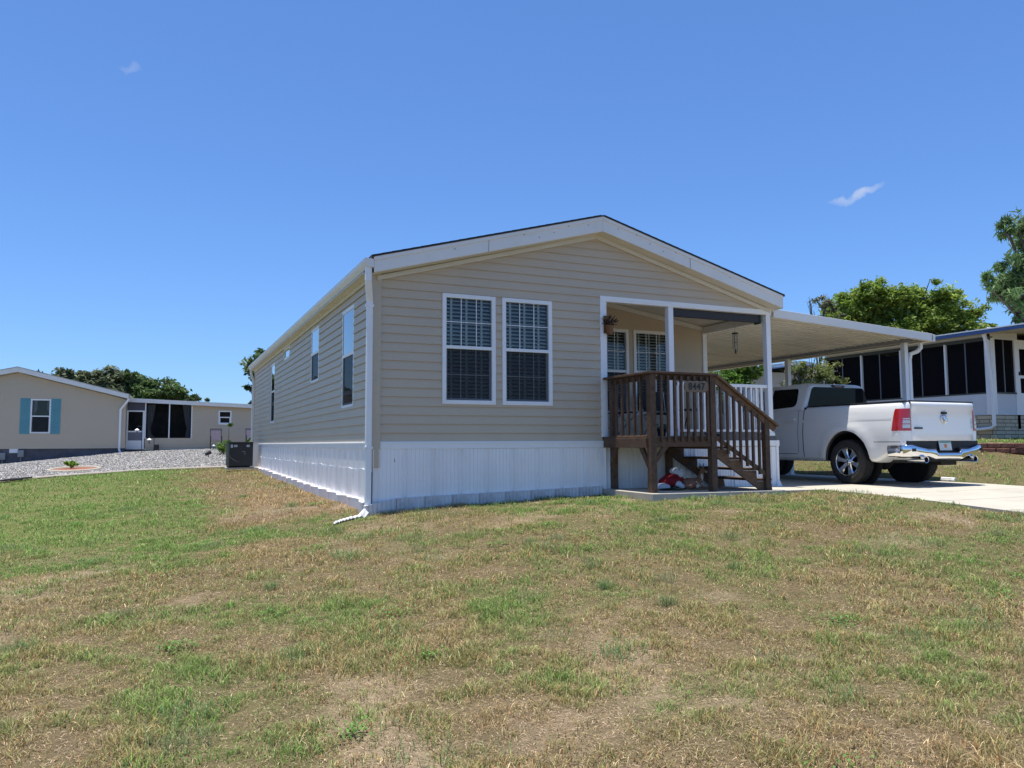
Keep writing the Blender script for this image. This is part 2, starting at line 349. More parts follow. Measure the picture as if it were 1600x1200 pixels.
gy = axis_pts([(-200, -40, 40), (-40, -12, 3), (-12, 10, .13), (10, 30, .3), (30, 90, 4), (90, 1200, 120)])
GX, GY = np.meshgrid(gx, gy); GZ = gz(GX, GY)
slab = is_slab(GX, GY) | is_house(GX, GY); GZ = np.where(slab, GZ-.07, GZ)
gr, ba = fields(GX, GY)
colr = DIRT*.66+(STRAW-DIRT)*.06+np.zeros(GX.shape+(3,))
gl_ = np.clip((-GX-1.5)/2, 0, 1)*np.clip((GY+1)/2, 0, 1); colr = colr*(1-gr[..., None]*.8)+(OLIVE*.22+DIRT*.34)*gr[..., None]*.8*(1-gl_[..., None])+(OLIVE*.32+GREEN*.16+DIRT*.12)*gr[..., None]*.8*gl_[..., None]
colr = colr*(1-ba[..., None]*.8)+np.array((.34, .26, .18))*ba[..., None]*.8
colr = colr*(.9+.2*fbm(GX, GY, 9, 3, 2))[..., None]
nyy, nxx = GX.shape; idx = np.arange(nyy*nxx).reshape(nyy, nxx)
F = np.stack([idx[:-1, :-1], idx[:-1, 1:], idx[1:, 1:], idx[1:, :-1]], -1).reshape(-1, 4)
V = np.stack([GX, GY, GZ], -1).reshape(-1, 3)
GM = attr_mat('lawn_soil', .95, 0, (.9, 45, .02), [(70, .62, 1.35, 6), (14, .8, 1.2, 5)], .1)
tag(np_mesh('ground', V, F, GM, colr.reshape(-1, 3), smooth=True), kind='structure')
# gravel bed sheet
def sheet(xs, ys, mask, dz, name, m, kind='structure', col=None):
    X, Y = np.meshgrid(xs, ys); Z = gz(X, Y)+dz; ii = np.arange(X.size).reshape(X.shape)
    Fq = np.stack([ii[:-1, :-1], ii[:-1, 1:], ii[1:, 1:], ii[1:, :-1]], -1).reshape(-1, 4)
    cxm = (X[:-1, :-1]+X[1:, 1:])/2; cym = (Y[:-1, :-1]+Y[1:, 1:])/2; Fq = Fq[mask(cxm, cym).ravel()]
    return tag(np_mesh(name, np.stack([X, Y, Z], -1).reshape(-1, 3), Fq, m, smooth=True), kind=kind)
gm = bpy.data.materials.new('gravel'); gm.use_nodes = True; t = gm.node_tree; p = t.nodes['Principled BSDF']; p.inputs['Roughness'].default_value = .9
co = N(t, 'ShaderNodeTexCoord'); vo = N(t, 'ShaderNodeTexVoronoi'); vo.inputs['Scale'].default_value = 19
vo2 = N(t, 'ShaderNodeTexVoronoi'); vo2.inputs['Scale'].default_value = 19
t.links.new(co.outputs['Object'], vo.inputs['Vector']); t.links.new(co.outputs['Object'], vo2.inputs['Vector'])
sp = N(t, 'ShaderNodeSeparateColor'); t.links.new(vo.outputs['Color'], sp.inputs[0])
cr = N(t, 'ShaderNodeValToRGB'); e = cr.color_ramp; e.elements[0].color = (.07, .065, .055, 1); e.elements[1].color = (.50, .475, .42, 1)
x1 = e.elements.new(.35); x1.color = (.17, .16, .14, 1); x2 = e.elements.new(.7); x2.color = (.26, .245, .21, 1)
t.links.new(sp.outputs[0], cr.inputs[0])
mr = N(t, 'ShaderNodeMapRange'); mr.inputs['From Max'].default_value = .5; mr.inputs['To Min'].default_value = 1.05; mr.inputs['To Max'].default_value = .8
t.links.new(vo2.outputs['Distance'], mr.inputs['Value'])
t.links.new(cr.outputs[0], p.inputs['Base Color'])
bp = N(t, 'ShaderNodeBump'); bp.inputs['Strength'].default_value = 1; bp.inputs['Distance'].default_value = .05
t.links.new(mr.outputs[0], bp.inputs['Height']); t.links.new(bp.outputs[0], p.inputs['Normal'])
sheet(np.arange(-14, 4.01, .2), np.arange(9, 29.8, .2), is_gravel, .025, 'gravel_bed', gm)
rg = np.random.default_rng(5); n = 62000; X = rg.uniform(-10.5, 3, n); Y = 9.3+20*rg.random(n)**.9; ok = is_gravel(X, Y) & (Y > edge_y(X)+.08) & (((X+5.2)/.75)**2+((Y-17.8)/1.35)**2 > 1); X, Y = X[ok], Y[ok]; n = len(X)
oc = np.array([(1, 0, 0), (0, 1, 0), (-1, 0, 0), (0, -1, 0), (0, 0, 1), (0, 0, -.6)], float); of = np.array([(0, 1, 4), (1, 2, 4), (2, 3, 4), (3, 0, 4), (1, 0, 5), (2, 1, 5), (3, 2, 5), (0, 3, 5)])
sz = rg.uniform(.013, .030, n)[:, None, None]; V = oc[None]*sz*rg.uniform(.6, 1.3, (n, 1, 3))+rg.normal(size=(n, 6, 3))*sz*.16; an = rg.random(n)*6.28; ca, sa = np.cos(an)[:, None], np.sin(an)[:, None]
V = np.stack([V[..., 0]*ca-V[..., 1]*sa+X[:, None], V[..., 0]*sa+V[..., 1]*ca+Y[:, None], V[..., 2]*.8+(gz(X, Y)+.035)[:, None]], -1)
cl = np.clip(rg.lognormal(-1.25, .5, (n, 1)), .06, .7)*np.array([[1, .97, .92]])*(1+rg.normal(size=(n, 3))*.03); cl[rg.random(n) < .05] *= np.array((1.0, .75, .6))
tag(np_mesh('gravel_stones', V.reshape(-1, 3), (of[None]+np.arange(n)[:, None, None]*6).reshape(-1, 3), attr_mat('gravel_stone', .9), np.repeat(cl, 6, 0)), 'loose pale grey gravel stones covering the bed by the left home', 'gravel', kind='stuff')
# ------------------------------------------------------------------ slabs
def dz_(y): return np.interp(y, [-14, -8, -4.3, -3, -1.7, 0, 12], [-1.42, -1.15, -.93, -.865, -.82, -.80, -.80])
mb = MB(); ys = list(np.arange(-14, -1.9, 1.0))+[-1.0, 2, 5, 8, 12]
for a, b in zip(ys[:-1], ys[1:]):
    za, zb = float(dz_(a)), float(dz_(b-.012)); X0, X1 = 7.215, 11.2
    mb.add([(X0, a, za), (X1, a, za), (X1, b-.012, zb), (X0, b-.012, zb), (X0, a, za-.2), (X1, a, za-.2), (X1, b-.012, zb-.2), (X0, b-.012, zb-.2)],
           [(0, 1, 2, 3), (4, 7, 6, 5), (0, 4, 5, 1), (1, 5, 6, 2), (2, 6, 7, 3), (3, 7, 4, 0)])
mb.build('driveway', CONC, kind='structure')
mb = MB(); xs = [3.62, 5.0, 5.97, 7.2]; yf_ = lambda x: float(np.interp(x, [3.62, 5.95, 7.2], [-1.40, -1.36, -1.02])); zf_ = lambda x: float(np.interp(x, [3.6, 6, 7.2], [-.745, -.768, -.80]))
for a, b in zip(xs[:-1], xs[1:]):
    b2 = b-.012 if b < 7 else b
    mb.add([(a, yf_(a), zf_(a)), (b2, yf_(b2), zf_(b2)), (b2, .3, zf_(b2)), (a, .3, zf_(a)), (a, yf_(a), zf_(a)-.22), (b2, yf_(b2), zf_(b2)-.22), (b2, .3, zf_(b2)-.22), (a, .3, zf_(a)-.22)],
           [(0, 1, 2, 3), (4, 7, 6, 5), (0, 4, 5, 1), (1, 5, 6, 2), (2, 6, 7, 3), (3, 7, 4, 0)])
tag(mb.build('pavement', CONC, bevel=.008), kind='structure')

# ------------------------------------------------------------------ the home
HW, HL = 7.14, 15.5
SL = .272
def roof_z(x): return 2.54+SL*(x+.06) if x < 3.57 else 2.54+SL*(7.2-x)      # top of roof
def siding(mb, P0, U, Nn, z0, z1, xl, xr, openings=(), e=.127, lip=.017, mi=0, L_seam=True):
    P0 = Vector(P0); U = Vector(U); Nn = Vector(Nn)
    k = 0; z = z0
    def P(x, zz, o): return P0+U*x+Nn*o+Vector((0, 0, zz))
    while z < z1-1e-6:
        zt = min(z+e, z1)
        cuts = sorted({z, zt}|{c for op in openings for c in (op[2], op[3]) if z+1e-5 < c < zt-1e-5})
        for ca, cb in zip(cuts[:-1], cuts[1:]):
            zm = (ca+cb)/2; la, ra, lb, rb = xl(ca), xr(ca), xl(cb), xr(cb)
            if ra-la < .02 and rb-lb < .02: continue
            segs = [(None, None)]; ivs = sorted((op[0], op[1]) for op in openings if op[2]-1e-6 <= zm <= op[3]+1e-6)
            cur = [(la, lb)]; out = []; s_a, s_b = la, lb
            for (o0, o1) in ivs:
                if o0 > s_a+1e-4: out.append((s_a, s_b, o0, o0))
                s_a = s_b = max(o1, s_a)
            if ra > s_a+1e-4: out.append((s_a, s_b, ra, max(rb, s_b)))
            oa = lip*(1-(ca-z)/e)+.002; ob = lip*(1-(cb-z)/e)+.002
            for (a, b, c, d) in out:
                dzb = .008 if ca == z else 0
                mb.quad(P(a, ca-dzb, oa), P(c, ca-dzb, oa), P(d, cb, ob), P(b, cb, ob), mi)
                if ca == z: mb.quad(P(a, ca+.004, .0), P(c, ca+.004, .0), P(c, ca-dzb, oa), P(a, ca-dzb, oa), mi)
        if L_seam and zt-z > .1 and k % 1 == 0:
            xx = (k*2.37+.9) % 3.66
            while xx < xr(zt)-.1:
                if xx > xl(zt)+.1 and not any(o[0]-.05 < xx < o[1]+.05 and o[2]-.13 < z < o[3] for o in openings): mb.quad(P(xx, z-.006, lip+.0035), P(xx+.022, z-.006, lip+.0035), P(xx+.022, zt-.004, .0035), P(xx, zt-.004, .0035), mi)
                xx += 3.66
        k += 1
        z = zt
home = thing('manufactured_home', (0, 0, -1.0), 'tan vinyl sided manufactured home with white skirting, low gable roof and recessed corner porch', 'house')
W_F = [(1.011, 1.82, .545, 2.132), (1.953, 2.762, .545, 2.132)]
W_P = [(4.50, 5.31, .50, 2.087), (5.442, 6.25, .50, 2.087)]
W_S = [(1.203, 2.048, .541, 2.107, 1), (4.149, 4.991, 1.161, 2.211, 1), (7.90, 8.82, 2.01, 2.27, 0), (10.488, 11.235, .542, 2.107, 1)]
mb = MB(); rz = lambda x: roof_z(x)-.20
def gable_l(z): return max(.0, (z-2.35)/SL+.0) if z > 2.35 else .0
ztop = 2.35+SL*3.57
siding(mb, (0, 0, 0), (1, 0, 0), (0, -1, 0), 0, ztop, lambda z: .10 if z < 2.35 else .10+max(0, (z-2.38)/SL), lambda z: 7.05 if z < 2.35 else 7.05-max(0, (z-2.38)/SL),
       [(a, b, c, d) for a, b, c, d in W_F]+[(3.65, 7.14, -1, 2.25)])
mb.build('front_siding', SIDING, home)
mb = MB(); siding(mb, (0, HL, 0), (0, -1, 0), (-1, 0, 0), 0, 2.42, lambda z: 0, lambda z: HL, [(HL-b, HL-a, c, d) for a, b, c, d, _ in W_S])
mb.build('side_siding', SIDING, home)
mb = MB()
siding(mb, (7.14, 1.9, 0), (0, 1, 0), (1, 0, 0), 0, 2.42, lambda z: 0, lambda z: HL-1.9)
siding(mb, (7.14, HL, 0), (-1, 0, 0), (0, 1, 0), 0, ztop, lambda z: 0 if z < 2.35 else (z-2.35)/SL, lambda z: 7.14 if z < 2.35 else 7.14-(z-2.35)/SL)
mb.build('rear_siding', SIDING, home)
mb = MB(); siding(mb, (0, 1.8, 0), (1, 0, 0), (0, -1, 0), .06, 2.80, lambda z: 3.66, lambda z: 7.06 if z < 2.24 else 7.06-(z-2.24)/.155, W_P)
siding(mb, (3.66, 0.1, 0), (0, 1, 0), (1, 0, 0), .06, 2.78, lambda z: 0, lambda z: 1.7, [(.45, 1.37, 0, 2.08)])
mb.build('porch_siding', SIDING, home)
# solid core so light cannot leak through the laps
mb = MB()
def wallpanel(y, th, x0, x1, z0, ztop_fn, ops, axis='y'):
    xs = sorted({x0, x1}|{o[0] for o in ops}|{o[1] for o in ops}|({3.57} if x0 < 3.57 < x1 and axis == 'y' else set()))
    for a, b in zip(xs[:-1], xs[1:]):
        if b <= x0 or a >= x1: continue
        xm = (a+b)/2; blk = sorted((o[2], o[3]) for o in ops if o[0] <= xm <= o[1]); z = z0; iv = []
        for (c, d) in blk: iv.append((z, c)); z = d
        iv.append((z, None))
        for (c, d) in iv:
            da = ztop_fn(a) if d is None else d; db = ztop_fn(b) if d is None else d
            if min(da, db)-c < .005: continue
            pl = [(a, c), (b, c), (b, db), (a, da)]
            if axis == 'y': mb.prism(pl, 1, y, y+th)
            else: mb.prism([(p[0], p[1]) for p in pl], 0, y, y+th)
rzz = lambda x: roof_z(min(max(x, .0), 7.14))-.06
wallpanel(.004, .09, .002, 7.13, 0, rzz, W_F+[(3.65, 7.13, -1, 2.25)])
wallpanel(.004, .09, .1, HL, 0, lambda y: 2.45, [(a, b, c, d) for a, b, c, d, _ in W_S], 'x')
wallpanel(1.804, .09, 3.60, 7.13, 0, lambda x: roof_z(x)-.06, W_P)
mb.box(3.56, 3.655, .1, 1.8, 0, 3.3); mb.box(7.045, 7.135, 1.9, HL, 0, 2.45); mb.prism([(0.1, 0), (7.04, 0), (7.04, 2.45), (3.57, 3.4), (.1, 2.45)], 1, HL-.09, HL-.004)
mb.build('wall_core', TANTRIM, home)
# corner trims, white band, porch header
mb = MB(); mb.box(-.036, .098, -.036, .0, -.36, 2.36); mb.box(-.036, -.0, 0, .10, -.36, 2.36); mb.build('corner_trim', TANTRIM, home, bevel=.004)
mb = MB(); mb.box(-.02, .0, HL-.1, HL, -.1, 2.36); mb.build('corner_trim', TANTRIM, home)
mb = MB(); mb.box(.10, 3.66, -.028, 0, -.106, -.001); mb.box(.10, 3.66, -.034, 0, -.030, -.012); mb.build('skirt_band', WHITE, home, bevel=.003)
mb = MB(); mb.box(-.028, 0, .10, 13.8, -.106, -.001); mb.box(-.034, 0, .10, 13.8, -.030, -.012); mb.build('skirt_band', WHITE, home, bevel=.003)
mb = MB(); mb.box(3.635, 7.15, -.024, .0, 2.245, 2.30); mb.box(3.635, 7.15, -.018, .10, 2.215, 2.246); mb.build('porch_header', WHITE, home, bevel=.003)
mb = MB(); mb.box(3.635, 3.75, -.022, 0, .06, 2.214); mb.box(3.652, 3.75, 0, .10, .06, 2.214); mb.build('door_jamb_post', WHITE, home, bevel=.003)
def post(x0, y0, s=.10, z0=.07, z1=2.215):
    mb = MB(); mb.box(x0, x0+s, y0, y0+s, z0, z1); mb.box(x0-.015, x0+s+.015, y0-.015, y0+s+.015, z0-.002, z0+.06); mb.build('porch_post', WHITE, home, bevel=.004)
post(4.95, -.005); post(7.035, -.005); 
mb = MB(); mb.box(7.035, 7.135, 1.76, 1.9, .06, 2.36); mb.build('corner_trim', WHITE, home, bevel=.004)
mb = MB(); mb.box(7.035, 7.135, .10, 1.76, 2.10, 2.24); mb.build('porch_header', WHITE, home, bevel=.004)
mb = MB(); mb.prism([(3.66, 2.24+.155*3.40), (7.06, 2.24), (7.06, 2.155), (3.66, 2.155+.155*3.40)], 1, 1.74, 1.785); mb.box(3.66, 3.70, .1, 1.74, 2.66, 2.75)
mb.build('crown_trim', SOFFIT, home)
mb = MB(); mb.prism([(3.655, 2.245+.155*3.40), (7.13, 2.24), (7.13, 2.30), (3.655, 2.30+.155*3.40)], 1, .095, 1.80); mb.build('porch_ceiling', SOFFIT, home)
mb = MB(); mb.box(7.02, 7.15, -.03, 0, 2.30, 2.47); mb.build('corner_trim', WHITE, home, bevel=.003)
mb = MB()
for k in range(12): mb.box(3.66+0, 7.14, .0+k*.15, .146+k*.15, .03, .06)
mb.box(3.66, 7.14, 0, 1.8, -.1, .026); mb.build('porch_floor', mat('grey_deck_boards', (.22, .21, .20), .8, var=.15, scale=8, stretch=(.3, 6, 1)), home)
mb = MB(); mb.box(4.9, 7.16, -.03, -.002, .0, .075); mb.build('floor_edge', mat('dark_floor_edge', (.10, .10, .11), .7), home)
# door on the porch side wall
mb = MB(); mb.box(3.657, 3.69, .55, 1.47, .06, 2.08); d = mb.build('door', WHITE, home, bevel=.004)
mb = MB(); mb.lathe([(.0, .0), (.025, .0), (.03, .03), (0, .05)], (3.69, .65, .98), 0, 14); mb.build('handle', CHROME, d)
# ribbed metal skirting
def skirt(mb, P0, U, Nn, L, ztop, zbot, period=.41, mi=0, amp=.0135):
    P0 = Vector(P0); U = Vector(U); Nn = Vector(Nn); pts = []; x = 0
    prof = [(0, 2.4), (.008, 2.4), (.030, .0), (.068, .0), (.080, 2.4), (.088, 2.4), (.096, 1.3)]+[q for i in range(5) for q in ((.125+i*.058, 1.3), (.128+i*.058, .8), (.134+i*.058, .8), (.137+i*.058, 1.3))]+[(.402, 1.3)]
    while x < L:
        for (a, o) in prof:
            if x+a < L: pts.append((x+a, o*amp))
        x += period
    pts.append((L, .2*amp)); vs = []
    for (a, o) in pts:
        zb = zbot(a) if callable(zbot) else zbot
        vs += [P0+U*a+Nn*o+Vector((0, 0, zb)), P0+U*a+Nn*o+Vector((0, 0, ztop))]
    mb.add(vs, [(2*i, 2*i+2, 2*i+3, 2*i+1) for i in range(len(pts)-1)], mi)
mb = MB(); skirt(mb, (-.0, -.004, 0), (1, 0, 0), (0, -1, 0), 7.18, -.108, lambda a: -1.0 if a < 3 else -.95)
mb.add([(0, .0, -1.0), (7.18, .0, -1.0), (7.18, .0, -.108), (0, .0, -.108)], [(0, 1, 2, 3)])
mb.build('front_skirting', SKIRT, home)
mb = MB(); skirt(mb, (-.004, 13.8, 0), (0, -1, 0), (-1, 0, 0), 13.8, -.108, -.42, amp=.010); skirt(mb, (-.012, 13.8, 0), (0, -1, 0), (-1, 0, 0), 13.8, -.40, -1.05, amp=.012)
mb.build('side_skirting', SKIRT, home)
mb = MB()          # warped lap strip along the side skirting
n = 46; vs = []
for i in range(n+1):
    y = .18+(13.6-.18)*i/n; zz = -.405+.012*math.sin(i*1.7)+.008*math.sin(i*.6); o = .032+.006*math.sin(i*2.3)
    vs += [(-o+.012, y, zz-.007), (-o+.008, y, zz), (-.012, y, zz+.004)]
mb.add(vs, [(3*i+k, 3*i+3+k, 3*i+4+k, 3*i+1+k) for i in range(n) for k in (0, 1)]); mb.build('skirting_seam', WHITE, home)
mb = MB(); mb.box(-.02, -.0, 13.8, HL, -.95, .02); mb.build('rear_skirt_panel', mat('beige_panel', (.55, .50, .44), .5), home)
mb = MB(); mb.box(7.14, 7.22, -.045, .12, -.10, -.0); mb.box(7.15, 7.205, -.04, .10, -.83, -.10)
mb.add([(7.15, -.045, -.70), (7.205, -.045, -.70), (7.24, -.07, -.80), (7.13, -.07, -.80), (7.15, .1, -.70), (7.205, .1, -.70), (7.24, .12, -.80), (7.13, .12, -.80)], [(0, 3, 2, 1), (4, 5, 6, 7), (1, 2, 6, 5), (0, 4, 7, 3), (0, 1, 5, 4)])
mb.build('skirt_corner', WHITE, home, bevel=.004)
mb = MB(); skirt(mb, (7.144, .12, 0), (0, 1, 0), (1, 0, 0), HL-.12, 0, -.95); mb.build('side_skirting', SKIRT, home)
mb = MB(); mb.box(4.9, 7.16, -.04, -.004, -.10, -.002); mb.build('skirt_band', WHITE, home, bevel=.003)
# roof
mb = MB(); YF, YB = -.25, HL+.25
for sgn in (0, 1):
    f_ = (lambda x: x) if sgn == 0 else (lambda x: 7.14-x)
    mb.prism([(f_(-.10), 2.529-.018), (f_(3.57), 3.527-.018), (f_(3.57), 3.527+.002), (f_(-.10), 2.529+.002)], 1, YF-.018, YB+.02)
for k in range(26):   # shingle course steps
    for sgn in (0, 1):
        x0 = -.1+k*.14; f_ = (lambda x: x) if sgn == 0 else (lambda x: 7.14-x)
        mb.prism([(f_(x0), 2.539+SL*(x0+.1)), (f_(x0+.155), 2.539+SL*(x0+.255)), (f_(x0+.155), 2.5395+SL*(x0+.255)), (f_(x0), 2.543+SL*(x0+.1))], 1, YF-.02, YB+.02)
mb.build('roof', SHINGLE, home)
mb = MB()
for f_ in ((lambda x: x), (lambda x: 7.14-x)):
    mb.prism([(f_(-.02), 2.40), (f_(3.57), 3.36), (f_(3.57), 3.44), (f_(-.02), 2.46)], 1, YF+.03, HL)
mb.build('roof_underlay', SOFFIT, home)
for i, f_ in enumerate(((lambda x: x), (lambda x: 7.14-x))):
    mb = MB(); mb.prism([(f_(-.062), 2.305), (f_(3.57-.001), 3.275), (f_(3.57-.001), 3.508), (f_(-.062), 2.520)], 1, YF, YF+.028)
    mb.prism([(f_(-.064), 2.468), (f_(3.57-.001), 3.456), (f_(3.57-.001), 3.512), (f_(-.064), 2.524)], 1, YF-.012, YF)
    fb = mb.build('rake_board', FASCIA, home, bevel=.003)
    mb = MB()
    for xx in ((1.62,) if i == 0 else (1.9,)):   # butt joint and nail heads
        zz = 2.305+.27*(xx+.06); mb.prism([(f_(xx), zz), (f_(xx+.008), zz), (f_(xx+.018), zz+.17), (f_(xx+.010), zz+.17)], 1, YF-.006, YF-.001)
    mb.build('joint_cover', mat('joint_grey', (.40, .39, .37), .6), fb)
    for (xx, dz2) in ((3.3, .1), (2.95, .14), (2.7, .08), (2.2, .13), (1.1, .1), (2.45, .05)):
        mb = MB(); mb.ell((f_(xx), YF-.014, 2.33+.27*(xx+.06)+dz2), (.009, .004, .009), 8, 4)
        mb.build('nail', mat('nail_grey', (.25, .24, .23), .4, .5), fb)
    mb = MB(); mb.prism([(f_(-.05), 2.300), (f_(3.57), 3.270), (f_(3.57), 3.29), (f_(-.05), 2.320)], 1, YF+.03, -.018)
    mb.prism([(f_(.04), 2.245), (f_(3.57), 3.205), (f_(3.57), 3.270), (f_(.04), 2.31)], 1, -.045, -.016); mb.build('rake_soffit', SOFFIT, home)
mb = MB(); mb.box(-.16, .0, -.02, HL, 2.33, 2.345); mb.box(-.04, -.014, -.02, HL, 2.27, 2.33)
mb.build('eave_soffit', SOFFIT, home)
mb = MB(); mb.box(7.14, 7.2, -.2, HL, 2.33, 2.345); mb.box(7.2, 7.215, -.24, HL, 2.30, 2.52); mb.build('eave_soffit', SOFFIT, home)
def gutter(x, y0, y1, zt, s=-1):
    mb = MB(); pr = [(0, -.01), (0, -.125), (-.075, -.125), (-.085, -.105), (-.10, -.085), (-.118, -.05), (-.122, 0), (-.112, 0), (-.108, -.045), (-.012, -.06), (-.012, -.01)]
    mb.prism([(x+a*(-s), zt+b) for a, b in pr], 1, y0, y1); 
    mb.prism([(x+a*(-s), zt+b) for a, b in pr[:7]], 1, y0-.004, y0+.004); return mb
gutter(-.065, -.245, HL+.25, 2.50).build('gutter', FASCIA, home)
def downspout(x, y, ztop, zbot, kick, out=.11):
    mb = MB(); pts = [(x-out, y, ztop), (x-out, y, ztop-.14), (x-.02, y+.02, ztop-.42), (x-.02, y+.02, zbot+.14)]+kick
    for a, b in zip(pts[:-1], pts[1:]):
        mb.tube([a, b], .044, 4, flat=.78)
    return mb
mb = MB(); P_ = [(-.13, -.20, 2.385), (-.13, -.195, 2.20), (-.075, -.06, 1.93), (-.075, -.055, -.86), (-.10, -.09, -.93), (-.22, -.28, -1.0)]
def ds(mb, pts, w_=.075, h_=.055):
    U = Vector((1, 0, 0)); rings = []
    k = len(pts); pts = [Vector(p) for p in pts]; vs = []
    for i, p in enumerate(pts):
        d = (pts[min(i+1, k-1)]-pts[max(i-1, 0)]).normalized(); r = d.cross(Vector((0, 1, 0.01))).normalized(); u = r.cross(d).normalized()
        for (a, b) in ((-1, -.7), (-.8, -1), (.8, -1), (1, -.7), (1, .7), (.8, 1), (-.8, 1), (-1, .7)): vs.append(p+r*a*w_/2+u*b*h_/2)
    n = 8; mb.add(vs, [(i*n+j, i*n+(j+1) % n, (i+1)*n+(j+1) % n, (i+1)*n+j) for i in range(k-1) for j in range(n)]+[tuple(range(n-1, -1, -1)), tuple((k-1)*n+j for j in range(n))])
    return mb
ds(mb, P_, .085, .065); mb.box(-.13, -.02, -.095, -.018, 1.86, 1.89); mb.box(-.13, -.02, -.095, -.018, -.10, -.07); mb.build('downspout', WHITE, home)
mb = MB(); ds(mb, [(-.13, HL-.05, 2.385), (-.13, HL-.05, 2.25), (-.05, HL-.03, 2.0), (-.05, HL-.03, -.8)], .075, .06); mb.build('downspout', WHITE, home)

# windows
def window(parent, P0, U, Nn, x0, x1, z0, z1, sashes=1, muntins=True, shutters=True, glass=None, screen=True, depth=.30, frame=WHITE, fw=.048, grid=(3, 2), meet=None, flush=0.):
    """double-hung window in a wall: P0 origin, U along wall, Nn outward"""
    P0 = Vector(P0); U = Vector(U); Nn = Vector(Nn); glass = glass or GLASS
    def bx(mb, a, b, c, d, o0, o1, mi=0):
        if flush and o1 > -.03 and o0 >= -.05 and o1 < .05: o1 = o1*.35 if o1 > 0 else o1*.3
        pts = [P0+U*x+Nn*o+Vector((0, 0, z)) for z in (c, d) for o in (o0, o1) for x in (a, b)]
        i = [0, 1, 3, 2, 4, 5, 7, 6]; q = [pts[k] for k in i]
        mb.add(q, [(0, 3, 2, 1), (4, 5, 6, 7), (0, 1, 5, 4), (1, 2, 6, 5), (2, 3, 7, 6), (3, 0, 4, 7)], mi)
    zm = meet if meet else z0+(z1-z0)*.515
    mb = MB()
    bx(mb, x0-.012, x0+fw, z0-.012, z1+.012, -.05, .030); bx(mb, x1-fw, x1+.012, z0-.012, z1+.012, -.05, .030)
    bx(mb, x0+fw, x1-fw, z1-fw, z1+.012, -.05, .029); bx(mb, x0+fw, x1-fw, z0-.012, z0+fw, -.05, .031)
    if sashes: bx(mb, x0+fw, x1-fw, zm-.022, zm+.026, -.045, .024)
    win = mb.build('window', frame, parent, bevel=.003)
    a, b = x0+fw, x1-fw
    mb = MB(); 
    if sashes:                                     # lower sash set back a little
        bx(mb, a, a+.028, z0+fw, zm-.022, -.045, -.012); bx(mb, b-.028, b, z0+fw, zm-.022, -.045, -.012); bx(mb, a+.028, b-.028, z0+fw, z0+fw+.03, -.045, -.011)
        mb.build('sash', frame, win)
    g0 = MB()
    def pane(zl, zh, o):
        q = [P0+U*x+Nn*o+Vector((0, 0, z)) for (x, z) in ((a, zl), (b, zl), (b, zh), (a, zh))]
        g = MB(); g.quad(*q); g.build('window_pane', glass, win)
    if sashes: pane(zm, z1-fw, -.008+flush); pane(z0+fw, zm, -.028+flush*2)
    else: pane(z0+fw, z1-fw, -.01)
    if muntins:
        mb = MB()
        for (zl, zh, o) in (((zm+.026, z1-fw, -.006), (z0+fw, zm-.022, -.026)) if sashes else ((z0+fw, z1-fw, -.006),)):
            for i in range(1, grid[0]): xx = a+(b-a)*i/grid[0]; bx(mb, xx-.0055, xx+.0055, zl, zh, o-.001, o+.006)
            for i in range(1, grid[1]): zz = zl+(zh-zl)*i/grid[1]; bx(mb, a, b, zz-.0055, zz+.0055, o-.0015, o+.005)
        mb.build('muntin', frame, win)
    if screen and sashes:
        q = [P0+U*x+Nn*-.002+Vector((0, 0, z)) for (x, z) in ((a, z0+fw), (b, z0+fw), (b, zm-.02), (a, zm-.02))]
        g = MB(); g.quad(*q); g.build('insect_screen', SCREEN, win)
    mb = MB()          # dark room behind
    def wl(c): return [P0+U*x+Nn*o+Vector((0, 0, z)) for (x, z, o) in c]
    D = -depth; A, B, Zl, Zh = x0-.0, x1+.0, z0-.0, z1+.0
    mb.quad(*wl([(A, Zl, D), (B, Zl, D), (B, Zh, D), (A, Zh, D)])); mb.quad(*wl([(A, Zl, -.05), (A, Zl, D), (A, Zh, D), (A, Zh, -.05)])); mb.quad(*wl([(B, Zl, -.05), (B, Zl, D), (B, Zh, D), (B, Zh, -.05)]))
    mb.quad(*wl([(A, Zl, -.05), (B, Zl, -.05), (B, Zl, D), (A, Zl, D)])); mb.quad(*wl([(A, Zh, -.05), (B, Zh, -.05), (B, Zh, D), (A, Zh, D)])); mb.build('window_recess', ROOM, win)
    if shutters:
        mb = MB(); s0, s1 = a-.0, b+.0; n3 = 3; o0, o1 = -.085, -.062
        wS = (s1-s0)/n3
        for i in range(n3):                        # three louvred leaves, each with a tilt bar
            l, r = s0+wS*i, s0+wS*(i+1); cx = l+wS*.42
            bx(mb, cx-.016, cx+.016, z0+.02, z1-.02, o1+.004, o1+.014)
        z = z0+.05
        while z < z1-.05:
            pl = [P0+U*x+Nn*o+Vector((0, 0, zz)) for (o, zz) in ((-.052, z-.010), (-.096, z+.016), (-.096, z+.024), (-.052, z-.002)) for x in (s0, s1)]
            mb.add(pl, [(0, 1, 3, 2), (2, 3, 5, 4), (4, 5, 7, 6), (6, 7, 1, 0)]); z += .056
        mb.build('plantation_shutter', SLAT, win)
    return win
for (a, b, c, d) in W_F: window(home, (0, 0, 0), (1, 0, 0), (0, -1, 0), a, b, c, d, meet=1.36)
for (a, b, c, d) in W_P: window(home, (0, 1.8, 0), (1, 0, 0), (0, -1, 0), a, b, c, d, meet=1.30)
for (a, b, c, d, s) in W_S:
    window(home, (0, HL, 0), (0, -1, 0), (-1, 0, 0), HL-b, HL-a, c, d, sashes=s, muntins=False, shutters=False, glass=SIDEGLASS, meet=None if not s else c+(d-c)*.53, fw=.042 if s else .035, flush=.009)
